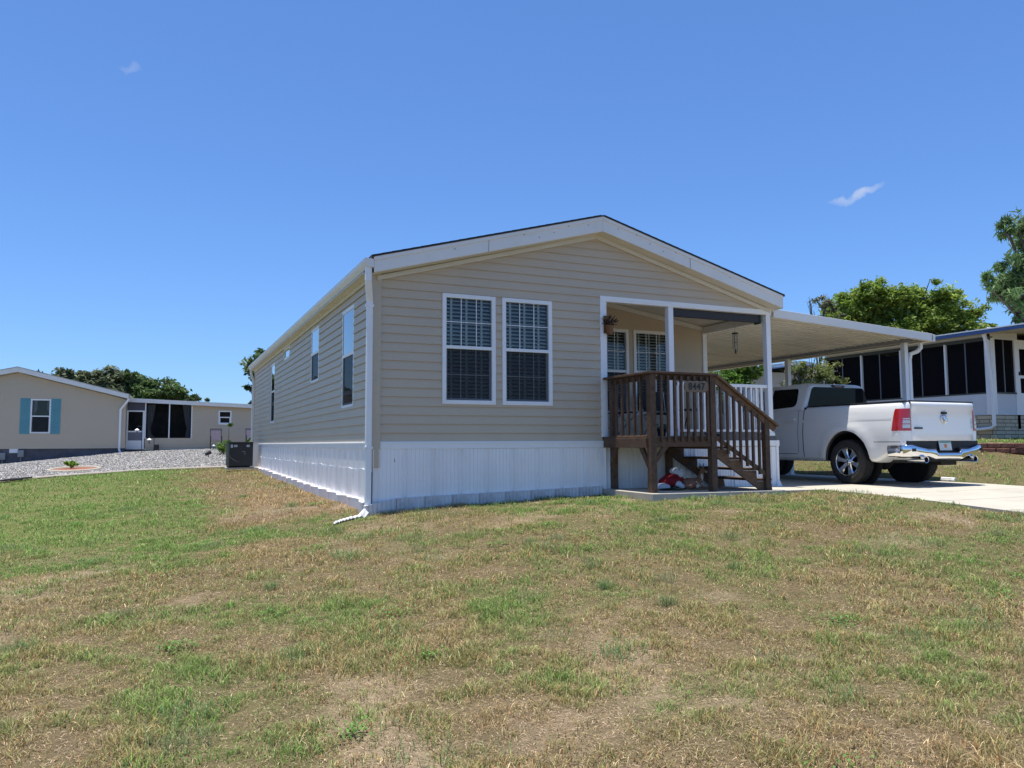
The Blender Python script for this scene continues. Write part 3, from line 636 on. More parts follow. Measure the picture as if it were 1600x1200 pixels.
# white porch railing
def railing(P0, U, L, zb=.165, zt=.97, sp=.112):
    P0 = Vector(P0); U = Vector(U); v = Vector((-U.y, U.x, 0))
    def bb(mb, a, b, w_, c, d):
        pts = [P0+U*x+v*o+Vector((0, 0, z)) for z in (c, d) for (x, o) in ((a, -w_), (b, -w_), (b, w_), (a, w_))]
        mb.add(pts, [(0, 3, 2, 1), (4, 5, 6, 7), (0, 1, 5, 4), (1, 2, 6, 5), (2, 3, 7, 6), (3, 0, 4, 7)])
    mb = MB(); bb(mb, 0, L, .028, zt-.055, zt); bb(mb, 0, L, .020, zb-.02, zb+.02); r = mb.build('porch_railing', WHITE, home, bevel=.004)
    k = 1
    while k*sp < L-.03:
        mb = MB(); x = k*sp; bb(mb, x-.017, x+.017, .017, zb+.02, zt-.055); mb.build('baluster', WHITE, r); k += 1
railing((5.12, .045, 0), (1, 0, 0), 1.915); railing((7.085, .10, 0), (0, 1, 0), 1.66)
mb = MB(); mb.box(5.12, 5.15, .025, .065, .06, .97); mb.build('porch_railing', WHITE, home)
# small torn hole in the front skirting
mb = MB(); mb.prism([(.285, -.245), (.30, -.225), (.305, -.25), (.322, -.275), (.315, -.295), (.297, -.27)], 1, -.019, -.017); mb.build('skirting_hole', DARK, home)
# ------------------------------------------------------------------ wooden deck and stairs
deck = thing('wooden_deck', (4.3, -.65, -.745), 'dark weathered wooden entry deck with picket railing and a flight of stairs', 'deck')
ZS = -.745
def part(mb, name, m=WOOD, bevel=.004, parent=None, **k): return mb.build(name, m, parent or deck, bevel=bevel, **k)
YD = -1.25
for (x0, x1, y0, y1, z0, z1) in ((3.70, 3.80, -1.262, -1.162, ZS, .955), (3.76, 3.85, -.145, -.055, ZS, .955), (4.77, 4.87, -1.262, -1.162, -.756, .975), (5.795, 5.885, -1.262, -1.172, -.768, .34), (4.78, 4.87, -.16, -.07, -.75, -.10)):
    mb = MB(); mb.box(x0, x1, y0, y1, z0, z1); part(mb, 'post')
mb = MB(); mb.box(3.80, 4.77, -1.248, -1.21, -.095, .03); part(mb, 'rim_board')
mb = MB(); mb.box(3.655, 3.695, -1.20, -.04, -.105, .035); part(mb, 'rim_board')
mb = MB(); mb.box(3.80, 4.87, -.10, -.06, -.10, .03); part(mb, 'rim_board')
mb = MB(); mb.box(4.83, 4.868, -1.16, -.10, -.10, .03); part(mb, 'rim_board')
for k in range(3):
    mb = MB(); mb.box(4.05+k*.24, 4.09+k*.24, -1.208, -.102, -.095, .03); part(mb, 'joist')
for k in range(9):
    y0 = -1.255+k*.139; mb = MB(); x0 = 3.66 if k > 0 else 3.805; mb.box(x0, 4.765 if k == 0 else 4.88, y0+.0, y0+.134, .033, .058); part(mb, 'floor_board', bevel=.003)
for (ya, yb, za) in ((-.145, -.36, -.38), (-1.16, -.945, -.38)):    # knee braces
    mb = MB(); mb.prism([(ya, za), (ya, za-.12), (yb, -.105), (yb+(.0), -.105), ((ya+yb)/2+(-.05 if yb > ya else .05)*-0, -.105)][:3]+[(ya, -.105)][:0], 0, 3.70, 3.74)
    s_ = 1 if yb > ya else -1
    mb = MB(); mb.prism([(ya, -.40), (ya, -.28), (ya+s_*.10, -.107), (ya+s_*.21, -.107)], 0, 3.70, 3.738); part(mb, 'brace')
mb = MB(); mb.prism([(3.80, -.34), (3.80, -.24), (3.92, -.098), (4.02, -.098)], 1, -1.24, -1.205); part(mb, 'brace')
# railings
mb = MB(); mb.box(3.66, 3.80, -1.30, -.03, .956, .990); part(mb, 'handrail')
mb = MB(); mb.box(3.801, 4.90, -1.30, -1.16, .958, .992); mb.box(3.80, 4.77, -1.235, -1.20, .875, .956); part(mb, 'handrail')
mb = MB(); mb.box(3.72, 3.755, -1.16, -.145, .87, .955); part(mb, 'handrail')
rngd = random.Random(4)
def bal(x, y, z0, z1, s=.036):
    mb = MB(); j = rngd.uniform(-.004, .004); mb.box(x-s/2, x+s/2, y-s/2, y+s/2, z0, z1); o = mb.build('baluster', WOOD, deck, bevel=.003); return o
for k in range(8): bal(3.885+k*.117, -1.255-.012, -.02, .935)
for k in range(6): bal(3.70, -1.02+k*.165, .036, .93)
mb = MB(); mb.box(3.685, 3.72, -1.16, -.145, .036, .072); part(mb, 'bottom_rail', WOODX)
# stairs
A = Vector((4.86, 0, .955)); B = Vector((6.03, 0, .20))
def rail(y0, y1, off, th, m=WOODX, name='handrail'):
    mb = MB(); d = (B-A).normalized(); nrm = Vector((-d.z, 0, d.x)); nrm = nrm if nrm.z > 0 else -nrm
    a = A+nrm*off; b = B+nrm*off; q = [(a.x, a.z), (b.x, b.z), (b.x+nrm.x*th, b.z+nrm.z*th), (a.x+nrm.x*th, a.z+nrm.z*th)]
    mb.prism(q, 1, y0, y1); part(mb, name, m)
rail(-1.30, -1.165, 0, .036); rail(-1.255, -1.22, -.085, .082)
def lz(x, z0, z1, x0=4.87, x1=5.86): return z0+(z1-z0)*(x-x0)/(x1-x0)
for k in range(7):
    x = 4.955+k*.119; top = lz(x, .82, .23, 4.9, 5.95)+.0; bot = lz(x, -.10, -.62)
    bal(x, -1.262, bot, top)
mb = MB(); mb.prism([(4.87, .015), (5.80, -.545), (5.80, -.475), (4.87, .085)], 1, -1.24, -1.205); part(mb, 'bottom_rail', WOODX)
TR = [(4.875, -.095), (5.135, -.26), (5.395, -.425), (5.655, -.59)]
for (x, z) in TR:
    mb = MB(); mb.box(x, x+.30, -1.20, -.06, z-.036, z); part(mb, 'tread')
for y0 in (-1.205, -.10):
    mb = MB(); pl = [(4.872, -.30)]
    pl = [(4.872, -.36), (4.872, -.132)]
    for (x, z) in TR: pl += [(x+.01, z-.038), (x+.265, z-.038)]
    pl += [(5.93, -.70), (5.93, -.765), (5.72, -.765)]
    pl = [(4.872, -.235), (5.72, -.768), (5.96, -.768), (5.94, -.66), (5.92, -.63), (5.66, -.63), (5.655, -.465), (5.40, -.465), (5.395, -.30), (5.14, -.30), (5.135, -.135), (4.872, -.135)]
    mb.prism(pl, 1, y0, y0+.036); part(mb, 'stringer', WOODX if y0 < -1 else WOOD)
# house number board on the railing
sg = thing('house_number_sign', (4.485, -1.31, .70), 'tan notched wooden house number board reading 8447 on the deck railing', 'sign')
mb = MB(); mb.prism([(4.31, .700), (4.66, .700), (4.66, .715), (4.70, .735), (4.70, .825), (4.685, .845), (4.66, .86), (4.31, .86), (4.285, .845), (4.27, .825), (4.27, .735), (4.31, .715)], 1, -1.305, -1.288)
mb.build('board', mat('tan_sign_wood', (.21, .15, .10), .7, var=.15, scale=12, stretch=(1, 1, 6), bump=.3), sg, bevel=.003)
fc = bpy.data.curves.new('num', 'FONT'); fc.body = '8447'; fc.size = .148; fc.extrude = .002; fc.offset = .002; fc.align_x = 'CENTER'; fc.align_y = 'CENTER'; fc.space_character = 1.12
to = bpy.data.objects.new('num', fc); C.objects.link(to); dg = bpy.context.evaluated_depsgraph_get()
me = bpy.data.meshes.new_from_object(to.evaluated_get(dg)); bpy.data.objects.remove(to); me.name = 'numerals'
me.transform(Matrix.Translation((4.487-4.485, -1.3085+1.31, .781-.70)) @ Matrix.Rotation(R_(90), 4, 'X') @ Matrix.Diagonal((.92, 1, 1, 1)))
me.materials.clear(); me.materials.append(BLACK); no = bpy.data.objects.new('numerals', me); C.objects.link(no); no.parent = sg
# white thermometer tube and white bracket on the corner post
mb = MB(); mb.tube([(3.835, -1.21, .70), (3.835, -1.21, .93)], .016, 10); mb.ell((3.835, -1.21, .94), (.03, .03, .02), 10, 6)
mb.build('thermometer', mat('offwhite', (.62, .62, .60), .5), loc=(3.835, -1.21, .7)); tag(bpy.data.objects['thermometer'], 'small white tube thermometer behind the front corner post of the deck', 'thermometer')

# ------------------------------------------------------------------ porch things
rs = thing('rolled_shade', (5.10, .10, 2.14), 'charcoal roll-up sun shade rolled tight under the porch header', 'sun shade')
mb = MB(); mb.tube([(5.12, .13, 2.145), (6.94, .13, 2.145)], .066, 18); mb.box(5.12, 6.94, .062, .13, 2.08, 2.212)
mb.build('fabric_roll', mat('charcoal_fabric', (.035, .038, .048), .75, var=.2, scale=20, stretch=(1, 6, 6), bump=.3, bscale=80), rs, bevel=.01)
mb = MB(); mb.box(6.94, 6.975, .05, .20, 2.06, 2.225); mb.build('end_bracket', mat('dark_green_bracket', (.02, .05, .03), .6), rs)
mb = MB(); mb.box(5.085, 5.12, .05, .20, 2.06, 2.225); mb.build('end_bracket', BLACK, rs)
mb = MB(); mb.tube([(6.99, .12, 2.09), (7.0, .12, 2.05)], .012, 8); mb.build('crank_eye', WHITE, rs)
wc = thing('wind_chime', (6.98, .75, 1.6), 'small metal wind chime hanging from the open side of the porch', 'wind chime')
mb = MB(); mb.tube([(6.98, .75, 2.12), (6.98, .75, 1.99)], .003, 5); mb.lathe([(0, 1.965), (.055, 1.965), (.055, 1.99), (0, 1.99)], (6.98, .75, 0), 2, 16); mb.build('top_disc', BLACK, wc)
for k in range(5):
    a = k*2*math.pi/5; L_ = .20+.03*k; mb = MB(); mb.tube([(6.98+.042*math.cos(a), .75+.042*math.sin(a), 1.95), (6.98+.042*math.cos(a), .75+.042*math.sin(a), 1.95-L_)], .008, 8); mb.build('chime_tube', mat('dull_tube', (.30, .29, .27), .4, .5), wc)
mb = MB(); mb.tube([(6.98, .75, 1.96), (6.98, .75, 1.66)], .002, 5); mb.lathe([(0, 1.80), (.028, 1.80), (.028, 1.81), (0, 1.81)], (6.98, .75, 0), 2, 12); mb.box(6.96, 7.0, .748, .752, 1.60, 1.68); mb.build('clapper', BLACK, wc)
wp = thing('wall_planter', (3.74, -.03, 1.68), 'rusty brown hanging wall planter with dark dried foliage on the porch jamb', 'planter')
mb = MB(); mb.lathe([(.0, 1.67), (.045, 1.67), (.065, 1.80), (.07, 1.82), (.055, 1.82), (.03, 1.79), (0, 1.79)], (3.765, -.085, 0), 2, 14); mb.box(3.69, 3.80, -.035, -.022, 1.70, 1.98)
mb.build('pot', mat('rusty_brown', (.18, .085, .03), .7, var=.4, scale=30), wp)
rr = random.Random(3); mb = MB()
for k in range(46):
    c = Vector((3.765, -.085, 1.83)); d = Vector((rr.gauss(0, 1), rr.gauss(0, .8), abs(rr.gauss(.9, .8)))).normalized()*rr.uniform(.06, .20); q = c+d*Vector((.55, .45, 1)).length*.6
    s = Vector((rr.gauss(0, 1), rr.gauss(0, 1), rr.gauss(0, 1))).normalized()*.02; u_ = d.normalized()*.035; mb.quad(q-s-u_, q+s-u_, q+s*.3+u_, q-s*.3+u_); 
    if k % 5 == 0: mb.tube([c, q], .003, 4)
mb.build('foliage', mat('dark_dried_leaf', (.05, .022, .018), .8, var=.5, scale=40), wp)
# porch furniture seen between the pickets: two folding chairs and a small bench
def fold_chair(x, y, rz, label):
    t = thing('folding_chair', (x, y, .06), label, 'chair', 'folding chairs on the porch'); M = Matrix.Rotation(rz, 3, 'Z')
    def T(p): v = M @ Vector(p); return (v.x, v.y, v.z)
    m1 = mat('pale_metal_tube', (.45, .46, .48), .35, .6); m2 = mat('dark_chair_fabric', (.03, .032, .04), .85)
    for sx in (-.23, .23):
        mb = MB(); mb.tube([T((sx, -.25, 0)), T((sx, .22, .44)), T((sx, .30, .85))], .011, 8); mb.build('back_leg', m1, t, local=True)
        mb = MB(); mb.tube([T((sx*.9, .28, 0)), T((sx*.9, -.22, .45))], .011, 8); mb.build('front_leg', m1, t, local=True)
    mb = MB(); v = [T((-.22, -.22, .45)), T((.22, -.22, .45)), T((.22, .2, .43)), T((-.22, .2, .43))]; mb.add(v+[(a, b, c-.012) for a, b, c in v], [(0, 1, 2, 3), (7, 6, 5, 4), (0, 4, 5, 1), (1, 5, 6, 2), (2, 6, 7, 3), (3, 7, 4, 0)]); mb.build('seat', m2, t, local=True)
    mb = MB(); v = [T((-.22, .225, .55)), T((.22, .225, .55)), T((.22, .29, .84)), T((-.22, .29, .84))]; o = Vector(T((0, .012, 0))); mb.add(v+[tuple(Vector(p)+o) for p in v], [(0, 1, 2, 3), (7, 6, 5, 4), (0, 4, 5, 1), (1, 5, 6, 2), (2, 6, 7, 3), (3, 7, 4, 0)]); mb.build('backrest', m2, t, local=True)
fold_chair(4.72, 1.15, R_(20), 'dark folding chair with pale tube legs under the left porch window')
fold_chair(5.62, 1.25, R_(-8), 'dark folding chair with pale tube legs under the right porch window')
pt = thing('patio_table', (6.35, 1.2, .06), 'small dark round patio table at the back of the porch', 'table')
mb = MB(); mb.lathe([(0, .50), (.27, .50), (.28, .51), (.27, .525), (0, .525)], (0, 0, 0), 2, 28); mb.build('table_top', BLACK, pt, local=True)
for k in range(4):
    a = R_(45+90*k); mb = MB(); mb.tube([(.10*math.cos(a), .10*math.sin(a), .50), (.22*math.cos(a), .22*math.sin(a), 0)], .011, 8); mb.build('leg', BLACK, pt, local=True)
fp = thing('flower_pot', (5.02, .35, .06), 'small pot of white flowers on the porch floor beside the middle post', 'plant pot')
mb = MB(); mb.lathe([(0, 0), (.06, 0), (.08, .13), (.085, .14), (.07, .14), (0, .12)], n=16); mb.build('pot', BLACK, fp, local=True)
mb = MB()
for k in range(60):
    d = Vector((rr.gauss(0, 1), rr.gauss(0, 1), abs(rr.gauss(0, 1)))).normalized()*rr.uniform(.04, .11)+Vector((0, 0, .14)); s = Vector((rr.gauss(0, 1), rr.gauss(0, 1), rr.gauss(0, 1))).normalized()*.014; u_ = s.cross(Vector((0.3, .2, 1))).normalized()*.014
    mb.quad(d-s-u_, d+s-u_, d+s+u_, d-s+u_, 0 if k % 3 else 1)
mb.build('flowers', [mat('dark_leaf_green', (.03, .06, .02), .7), mat('petal_white', (.7, .68, .66), .7)], fp, local=True)

# ------------------------------------------------------------------ decorations stored under the deck
def blobmesh(mb, name, m, parent, vox=.012, loc=None, smooth_iter=4, **tg):
    o = mb.build(name, m, parent, loc=loc); r = o.modifiers.new('r', 'REMESH'); r.mode = 'VOXEL'; r.voxel_size = vox; r.use_smooth_shade = True
    s = o.modifiers.new('s', 'SMOOTH'); s.iterations = smooth_iter; s.factor = .5
    return tag(o, **tg) if tg else o
RED = mat('red_felt', (.26, .006, .012), .85, var=.2, scale=20, bump=.3); WFUR = mat('white_plush', (.62, .64, .68), .95, var=.06, scale=40, bump=.6, bscale=120)
fx, fy = 4.40, -.66
fig = thing('plush_figure', (fx, fy, -.745), 'slumped plush holiday figure in a red coat with white fur trim under the deck', 'decoration')
mb = MB(); z0 = -.745
mb.tube([(fx-.13, fy, z0+.09), (fx, fy, z0+.135), (fx+.13, fy, z0+.17), (fx+.22, fy-.0, z0+.16)], [.06, .095, .10, .06], 14); mb.ell((fx+.20, fy-.04, z0+.10), (.09, .08, .10))
mb.ell((fx+.06, fy-.06, z0+.12), (.12, .08, .08)); blobmesh(mb, 'coat', RED, fig)
mb = MB(); mb.ell((fx+.12, fy-.02, z0+.275), (.082, .075, .062)); mb.ell((fx+.195, fy-.03, z0+.235), (.072, .07, .075)); mb.ell((fx+.16, fy-.02, z0+.25), (.07, .07, .065)); blobmesh(mb, 'hood', WFUR, fig, .01)
mb = MB(); mb.tube([(fx-.19, fy-.04, z0+.055), (fx-.10, fy-.06, z0+.05), (fx-.02, fy-.08, z0+.035)], [.05, .055, .035], 12); mb.ell((fx-.18, fy-.04, z0+.055), (.055, .05, .05)); blobmesh(mb, 'trouser_leg', WFUR, fig, .01)
mb = MB(); mb.ell((fx+.11, fy-.13, z0+.085), (.062, .05, .05)); mb.tube([(fx+.10, fy-.12, z0+.08), (fx+.17, fy-.17, z0+.03)], [.045, .02], 10); mb.ell((fx+.19, fy-.14, z0+.05), (.035, .03, .04)); blobmesh(mb, 'mitten', WFUR, fig, .009)
mb = MB(); mb.ell((fx+.04, fy-.06, z0+.012), (.25, .16, .02)); mb.build('base_mat', mat('dark_green_felt', (.008, .03, .018), .9), fig)
DEER = mat('deer_brown', (.26, .125, .075), .75, var=.25, scale=25, bump=.3); CREAM = mat('deer_cream', (.62, .52, .42), .7, var=.08); ANT = mat('antler_dark', (.09, .07, .055), .6)
dx, dy, z0 = 4.80, -.78, -.755
dr = thing('deer_figurine', (dx, dy, z0), 'brown lying reindeer figurine with small antlers beside the plush figure under the deck', 'figurine')
mb = MB(); mb.tube([(dx-.19, dy, z0+.085), (dx-.12, dy, z0+.10), (dx, dy, z0+.10), (dx+.10, dy, z0+.11)], [.06, .085, .08, .065], 14)
mb.tube([(dx+.06, dy, z0+.11), (dx+.12, dy-.01, z0+.19), (dx+.135, dy-.02, z0+.27)], [.07, .045, .034], 12)
mb.ell((dx+.14, dy-.03, z0+.30), (.037, .042, .035)); mb.tube([(dx+.145, dy-.04, z0+.298), (dx+.175, dy-.085, z0+.278)], [.028, .016], 10)
mb.tube([(dx-.20, dy-.03, z0+.07), (dx-.10, dy-.09, z0+.05), (dx-.17, dy-.10, z0+.02)], [.035, .026, .012], 8); mb.tube([(dx+.08, dy-.05, z0+.06), (dx+.15, dy-.10, z0+.03), (dx+.03, dy-.11, z0+.018)], [.03, .02, .012], 8)
mb.tube([(dx-.22, dy-.01, z0+.09), (dx-.25, dy-.01, z0+.06)], [.022, .01], 8); blobmesh(mb, 'deer_body', DEER, dr, .008, smooth_iter=3)
mb = MB(); mb.ell((dx+.118, dy-.045, z0+.19), (.026, .018, .06)); mb.ell((dx+.172, dy-.082, z0+.272), (.019, .02, .013)); mb.build('white_patch', CREAM, dr)
mb = MB(); mb.tube([(dx-.02, dy-.082, z0+.13), (dx+.02, dy-.095, z0+.09), (dx+.05, dy-.105, z0+.045)], .007, 6); mb.ell((dx-.0, dy-.09, z0+.06), (.03, .014, .03)); mb.build('flank_marking', CREAM, dr)
for s in (-1, 1):
    mb = MB(); a = Vector((dx+.125+s*.03, dy-.01, z0+.325)); b = a+Vector((s*.035, .005, .04)); mb.tube([a, (a+b)/2, b], [.008, .016, .004], 8, flat=.5); mb.build('ear', CREAM, dr)
    mb = MB(); a = Vector((dx+.135+s*.012, dy-.02, z0+.33)); mb.tube([a, a+Vector((s*.02, 0, .03)), a+Vector((s*.03, -.005, .07))], .005, 6); mb.tube([a+Vector((s*.02, 0, .03)), a+Vector((s*.005, -.02, .055))], .004, 6); mb.build('antler', ANT, dr)
    mb = MB(); mb.ell((dx+.147+s*.02, dy-.066, z0+.303), (.005, .004, .005), 8, 6); mb.build('eye', BLACK, dr)
# ------------------------------------------------------------------ carport
cp = thing('carport', (11.05, 3.5, -.82), 'white aluminium carport roof on square posts attached to the side of the home', 'carport')
PAN = mat('carport_pan', (.76, .74, .69), .12, coat=.5, var=.13, scale=1.6, stretch=(.5, 9, 1), dirt=((.40, .37, .30), .45, 1.5, (.6, 3, 1)), bump=1.0, bscale=2.2, spec=.9)  # stretched tone streaks paint rippled reflections into the base colour, beside the stains
Y0c, Y1c = .05, 9.2; zc = lambda x: 2.30-(x-7.21)*.0545
mb = MB(); vs = []; y = Y0c; prof = [(0, -.018), (.030, -.018), (.040, .035), (.06, .040), (.070, .008), (.10, .004), (.104, .014), (.116, .014), (.120, .004), (.150, .002)]
pts = []
while y < Y1c:
    for a, o in prof: pts.append((y+a, o))
    y += .152
for (yy, o) in pts:
    wv = .004*math.sin(yy*9)+.003*math.sin(yy*23+1)
    for xx in (7.215, 8.3, 9.4, 10.4, 11.30): vs.append((xx, yy, zc(xx)-.055+o+wv*math.sin(xx*3.1+yy)))
k = 5; mb.add(vs, [(i*k+j, i*k+j+1, (i+1)*k+j+1, (i+1)*k+j) for i in range(len(pts)-1) for j in range(k-1)])
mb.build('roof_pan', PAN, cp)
mb = MB(); mb.prism([(7.215, zc(7.215)-.012), (11.30, zc(11.3)-.012), (11.30, zc(11.3)+.01), (7.215, zc(7.215)+.01)], 1, Y0c, Y1c); mb.build('roof_panel', FASCIA, cp)
mb = MB(); mb.prism([(7.225, zc(7.2)-.105), (11.33, zc(11.33)-.105), (11.33, zc(11.33)+.035), (7.225, zc(7.2)+.035)], 1, Y0c-.045, Y0c); mb.prism([(7.225, zc(7.2)-.118), (11.33, zc(11.33)-.118), (11.33, zc(11.33)-.105), (7.225, zc(7.2)-.105)], 1, Y0c-.05, Y0c+.05)
mb.build('front_fascia', FASCIA, cp, bevel=.004)
mb = MB(); mb.box(7.16, 7.224, -.04, .10, 2.285, 2.385); mb.build('end_panel', FASCIA, cp)
mb = MB(); mb.box(11.30, 11.40, Y0c-.045, Y1c, 1.955, 2.095); mb.box(11.25, 11.30, Y0c, Y1c, 1.955, 1.97); mb.build('gutter', FASCIA, cp, bevel=.006)
BEAM = mat('beam_bronze_grey', (.36, .35, .33), .45, var=.05)
mb = MB(); mb.box(11.0, 11.10, .20, Y1c-.1, 1.965, 2.035); mb.build('beam', BEAM, cp, bevel=.003)
for yy in (.40, 3.62, 6.9):
    mb = MB(); mb.box(11.0, 11.10, yy, yy+.10, -.81, 1.966); mb.box(10.98, 11.12, yy-.02, yy+.12, -.815, -.78); mb.build('post', WHITE, cp, bevel=.004)
mb = MB(); ds(mb, [(11.34, .30, 1.97), (11.34, .30, 1.86), (11.28, .33, 1.79), (11.17, .40, 1.74), (11.15, .42, 1.62), (11.15, .42, -.72), (11.22, .36, -.80)], .075, .06); mb.build('downspout', WHITE, cp)
tag((lambda m_: m_)(MB().box(11.22, 11.30, -.35, -.10, -.80, -.74).tube([(11.26, -.1, -.77), (11.26, -.38, -.775)], .045, 10).build('drain_elbow', WHITE, loc=(11.26, -.2, -.8))), 'short white plastic drain elbow lying by the driveway edge behind the truck', 'drain pipe')

# ------------------------------------------------------------------ pickup truck (local: x right, y forward, origin on the ground under the rear axle)
TX, TY, TZ = 9.82, .0, -.805
tk = thing('pickup_truck', (TX, TY, TZ), 'white crew cab pickup truck with chrome rear bumper parked nose-in under the carport', 'truck')
WB = 3.67; AR = .515
def fixn(o):
    b = bmesh.new(); b.from_mesh(o.data); bmesh.ops.recalc_face_normals(b, faces=b.faces); b.to_mesh(o.data); b.free()
rows = [(.40, .80), (.42, .90), (.47, .945), (.56, .962), (.70, .972), (.86, .978), (.98, .978), (1.06, .970), (1.16, .958), (1.28, .940), (1.38, .918), (1.425, .897), (1.447, .870), (1.45, .82)]
def body_ring(Y):
    out = []
    for (z, hw) in rows:
        zz = z
        if Y > 2.9 and z > .95:
            k_ = min(1, (Y-2.9)/1.6); zz = .95+(z-.95)*(1-.28*k_)
        r_ = hw
        if Y < -1.10: r_ -= .11*((-1.10-Y)/.135)**2.6
        if Y > 4.1: r_ -= .22*((Y-4.1)/.45)**2
        for yc in (0, WB):
            dd = math.hypot(Y-yc, (z-.42)*.95); b_ = math.exp(-((dd-.57)/.085)**2)*.030
            if z < 1.2: r_ += b_
        if -1.24 < Y < -.65 and z < .70: zz = zz+(.14 if z < .6 else .05)*min(1, (-.65-Y)/.25)
        out.append((r_, zz))
    return out
Ys = [-1.235, -1.229, -1.218, -1.20, -1.175, -1.14, -1.10]+[round(-1.0+.06*i, 3) for i in range(0, 93)]+[4.56]
prof_n = len(rows); vs = []
for Y in Ys:
    r_ = body_ring(Y); yy = Y
    vs += [(x, Y, z) for x, z in r_]+[(-x, Y, z) for x, z in reversed(r_)]
n2 = prof_n*2; fs = [(i*n2+j, i*n2+(j+1) % n2, (i+1)*n2+(j+1) % n2, (i+1)*n2+j) for i in range(len(Ys)-1) for j in range(n2)]
fs += [tuple(range(n2-1, -1, -1)), tuple((len(Ys)-1)*n2+j for j in range(n2))]
mb = MB(); mb.add(vs, fs, 0, True); body = mb.build('body', PAINT, tk, local=True, sharp=32); fixn(body)
# cut wheel openings, then throw the cutter away
bm_ = MB()
for yc in (0, WB):
    for s in (-1, 1):
        pr = [(yc+AR*math.cos(a)*(1.0), .44+(AR+.0)*math.sin(a)*(1.04)) for a in [math.pi*2*i/40 for i in range(40)]]
        bm_.prism(pr, 0, s*.60, s*1.2)
cut = bm_.build('cut', PAINT, tk, local=True); fixn(cut)
bo = body.modifiers.new('b', 'BOOLEAN'); bo.operation = 'DIFFERENCE'; bo.object = cut; bo.solver = 'EXACT'
bpy.context.view_layer.update(); dg = bpy.context.evaluated_depsgraph_get()
nm = bpy.data.meshes.new_from_object(body.evaluated_get(dg)); body.modifiers.clear(); body.data = nm; nm.name = 'body'; bpy.data.objects.remove(cut)
nm.polygons.foreach_set('use_smooth', [True]*len(nm.polygons)); nm.set_sharp_from_angle(angle=R_(30))
for yc in (0, WB):
    for s in (-1, 1):
        mb = MB(); n = 28; vs = []
        for i in range(n+1):
            a = -.04+(math.pi+.08)*i/n
            for (r_, x) in ((AR-.012, .955), (AR-.035, .93), (AR-.035, .60)): vs.append((s*x, yc+r_*math.cos(a), .44+r_*1.04*math.sin(a)))
        mb.add(vs, [(3*i+k_, 3*i+k_+1, 3*i+4+k_, 3*i+3+k_) for i in range(n) for k_ in (0, 1)], 0, True); mb.add([(s*.6, yc+(AR-.03)*math.cos(a), .44+(AR-.03)*1.04*math.sin(a)) for a in [math.pi*2*i/28 for i in range(28)]], [tuple(range(28))])
        mb.build('wheel_well', BLACK, body, local=True)
# cab
def cab_plan(z):
    t_ = (z-1.40)/(1.915-1.40); t_ = max(0, min(1, t_)); hw = .925-.215*t_**1.1; yb = 1.045-.01*t_; yf = 3.45-1.05*t_**.9; return hw, yb, yf
def cab_ring(z, grow=0, zz=None):
    hw, yb, yf = cab_plan(z); hw += grow; yb -= grow; yf += grow; r_ = .085; pts = []
    for (cx, cy, a0) in ((hw-r_, yb+r_, -90), (hw-.22, yf-.22, 0), (-hw+.22, yf-.22, 90), (-hw+r_, yb+r_, 180)):
        rr_ = r_ if cy < 2 else .22
        for i in range(7): a = R_(a0+90*i/6); pts.append((cx+rr_*math.cos(a), cy+rr_*math.sin(a), z if zz is None else zz))
    return pts
mb = MB(); zs = [1.40, 1.46, 1.55, 1.65, 1.75, 1.84, 1.88]; vs = []
for z in zs: vs += cab_ring(z)
for (g_, zz) in ((-.03, 1.915), (-.09, 1.938), (-.20, 1.952), (-.42, 1.962)): vs += cab_ring(1.88, g_, zz)
n = 28; K = len(zs)+4
fs = [(i*n+j, i*n+(j+1) % n, (i+1)*n+(j+1) % n, (i+1)*n+j) for i in range(K-1) for j in range(n)]+[tuple((K-1)*n+j for j in range(n))]
mb.add(vs, fs, 0, True); cab = mb.build('cab', PAINT, tk, local=True, sharp=40)
def rpoly(pts, r_=.05, n=4):       # round a 2-D polygon's corners
    out = []; k_ = len(pts)
    for i in range(k_):
        p0, p1, p2 = Vector(pts[i-1]), Vector(pts[i]), Vector(pts[(i+1) % k_]); rr_ = r_[i] if isinstance(r_, (list, tuple)) else r_
        a = p1+(p0-p1).normalized()*rr_; b = p1+(p2-p1).normalized()*rr_
        for j in range(n+1): t_ = j/n; out.append(tuple((a*(1-t_)**2+p1*2*t_*(1-t_)+b*t_*t_)))
    return out
def side_glass(s, pts, rad, off=.004):
    mb = MB(); P = rpoly(pts, rad); mb.add([(s*(cab_plan(z)[0]+off), y_, z) for y_, z in P], [tuple(range(len(P)))]); return mb.build('side_window', TINT, cab, local=True)
for s in (-1, 1):
    side_glass(s, [(1.26, 1.475), (2.02, 1.44), (2.02, 1.855), (1.33, 1.845)], [.13, .02, .02, .07])
    side_glass(s, [(2.10, 1.44), (3.12, 1.42), (2.72, 1.70), (2.50, 1.855), (2.10, 1.855)], [.02, .05, .1, .08, .02])
    mb = MB(); mb.box(s*.955, s*1.02, 2.95, 3.05, 1.42, 1.46); mb.ell((s*1.07, 3.03, 1.50), (.09, .05, .11), 12, 8); mb.build('wing_mirror', PAINT, cab, local=True)
mb = MB(); P = rpoly([(-.835, 1.465), (.835, 1.465), (.70, 1.868), (-.70, 1.868)], [.05, .05, .08, .08]); mb.add([(x, cab_plan(z)[1]-.005, z) for x, z in P], [tuple(range(len(P)))]); mb.build('rear_window', TINT, cab, local=True)
mb = MB(); P = rpoly([(-.78, 1.45), (.78, 1.45), (.60, 1.86), (-.60, 1.86)], .06); mb.add([(x, cab_plan(z)[2]+.006, z) for x, z in reversed(P)], [tuple(range(len(P)))]); mb.build('windscreen', TINT, cab, local=True)
mb = MB(); mb.box(-.17, .17, cab_plan(1.9)[1]-.012, 1.2, 1.872, 1.915); lm = mb.build('third_brake_light', BLACK, cab, local=True, bevel=.008)
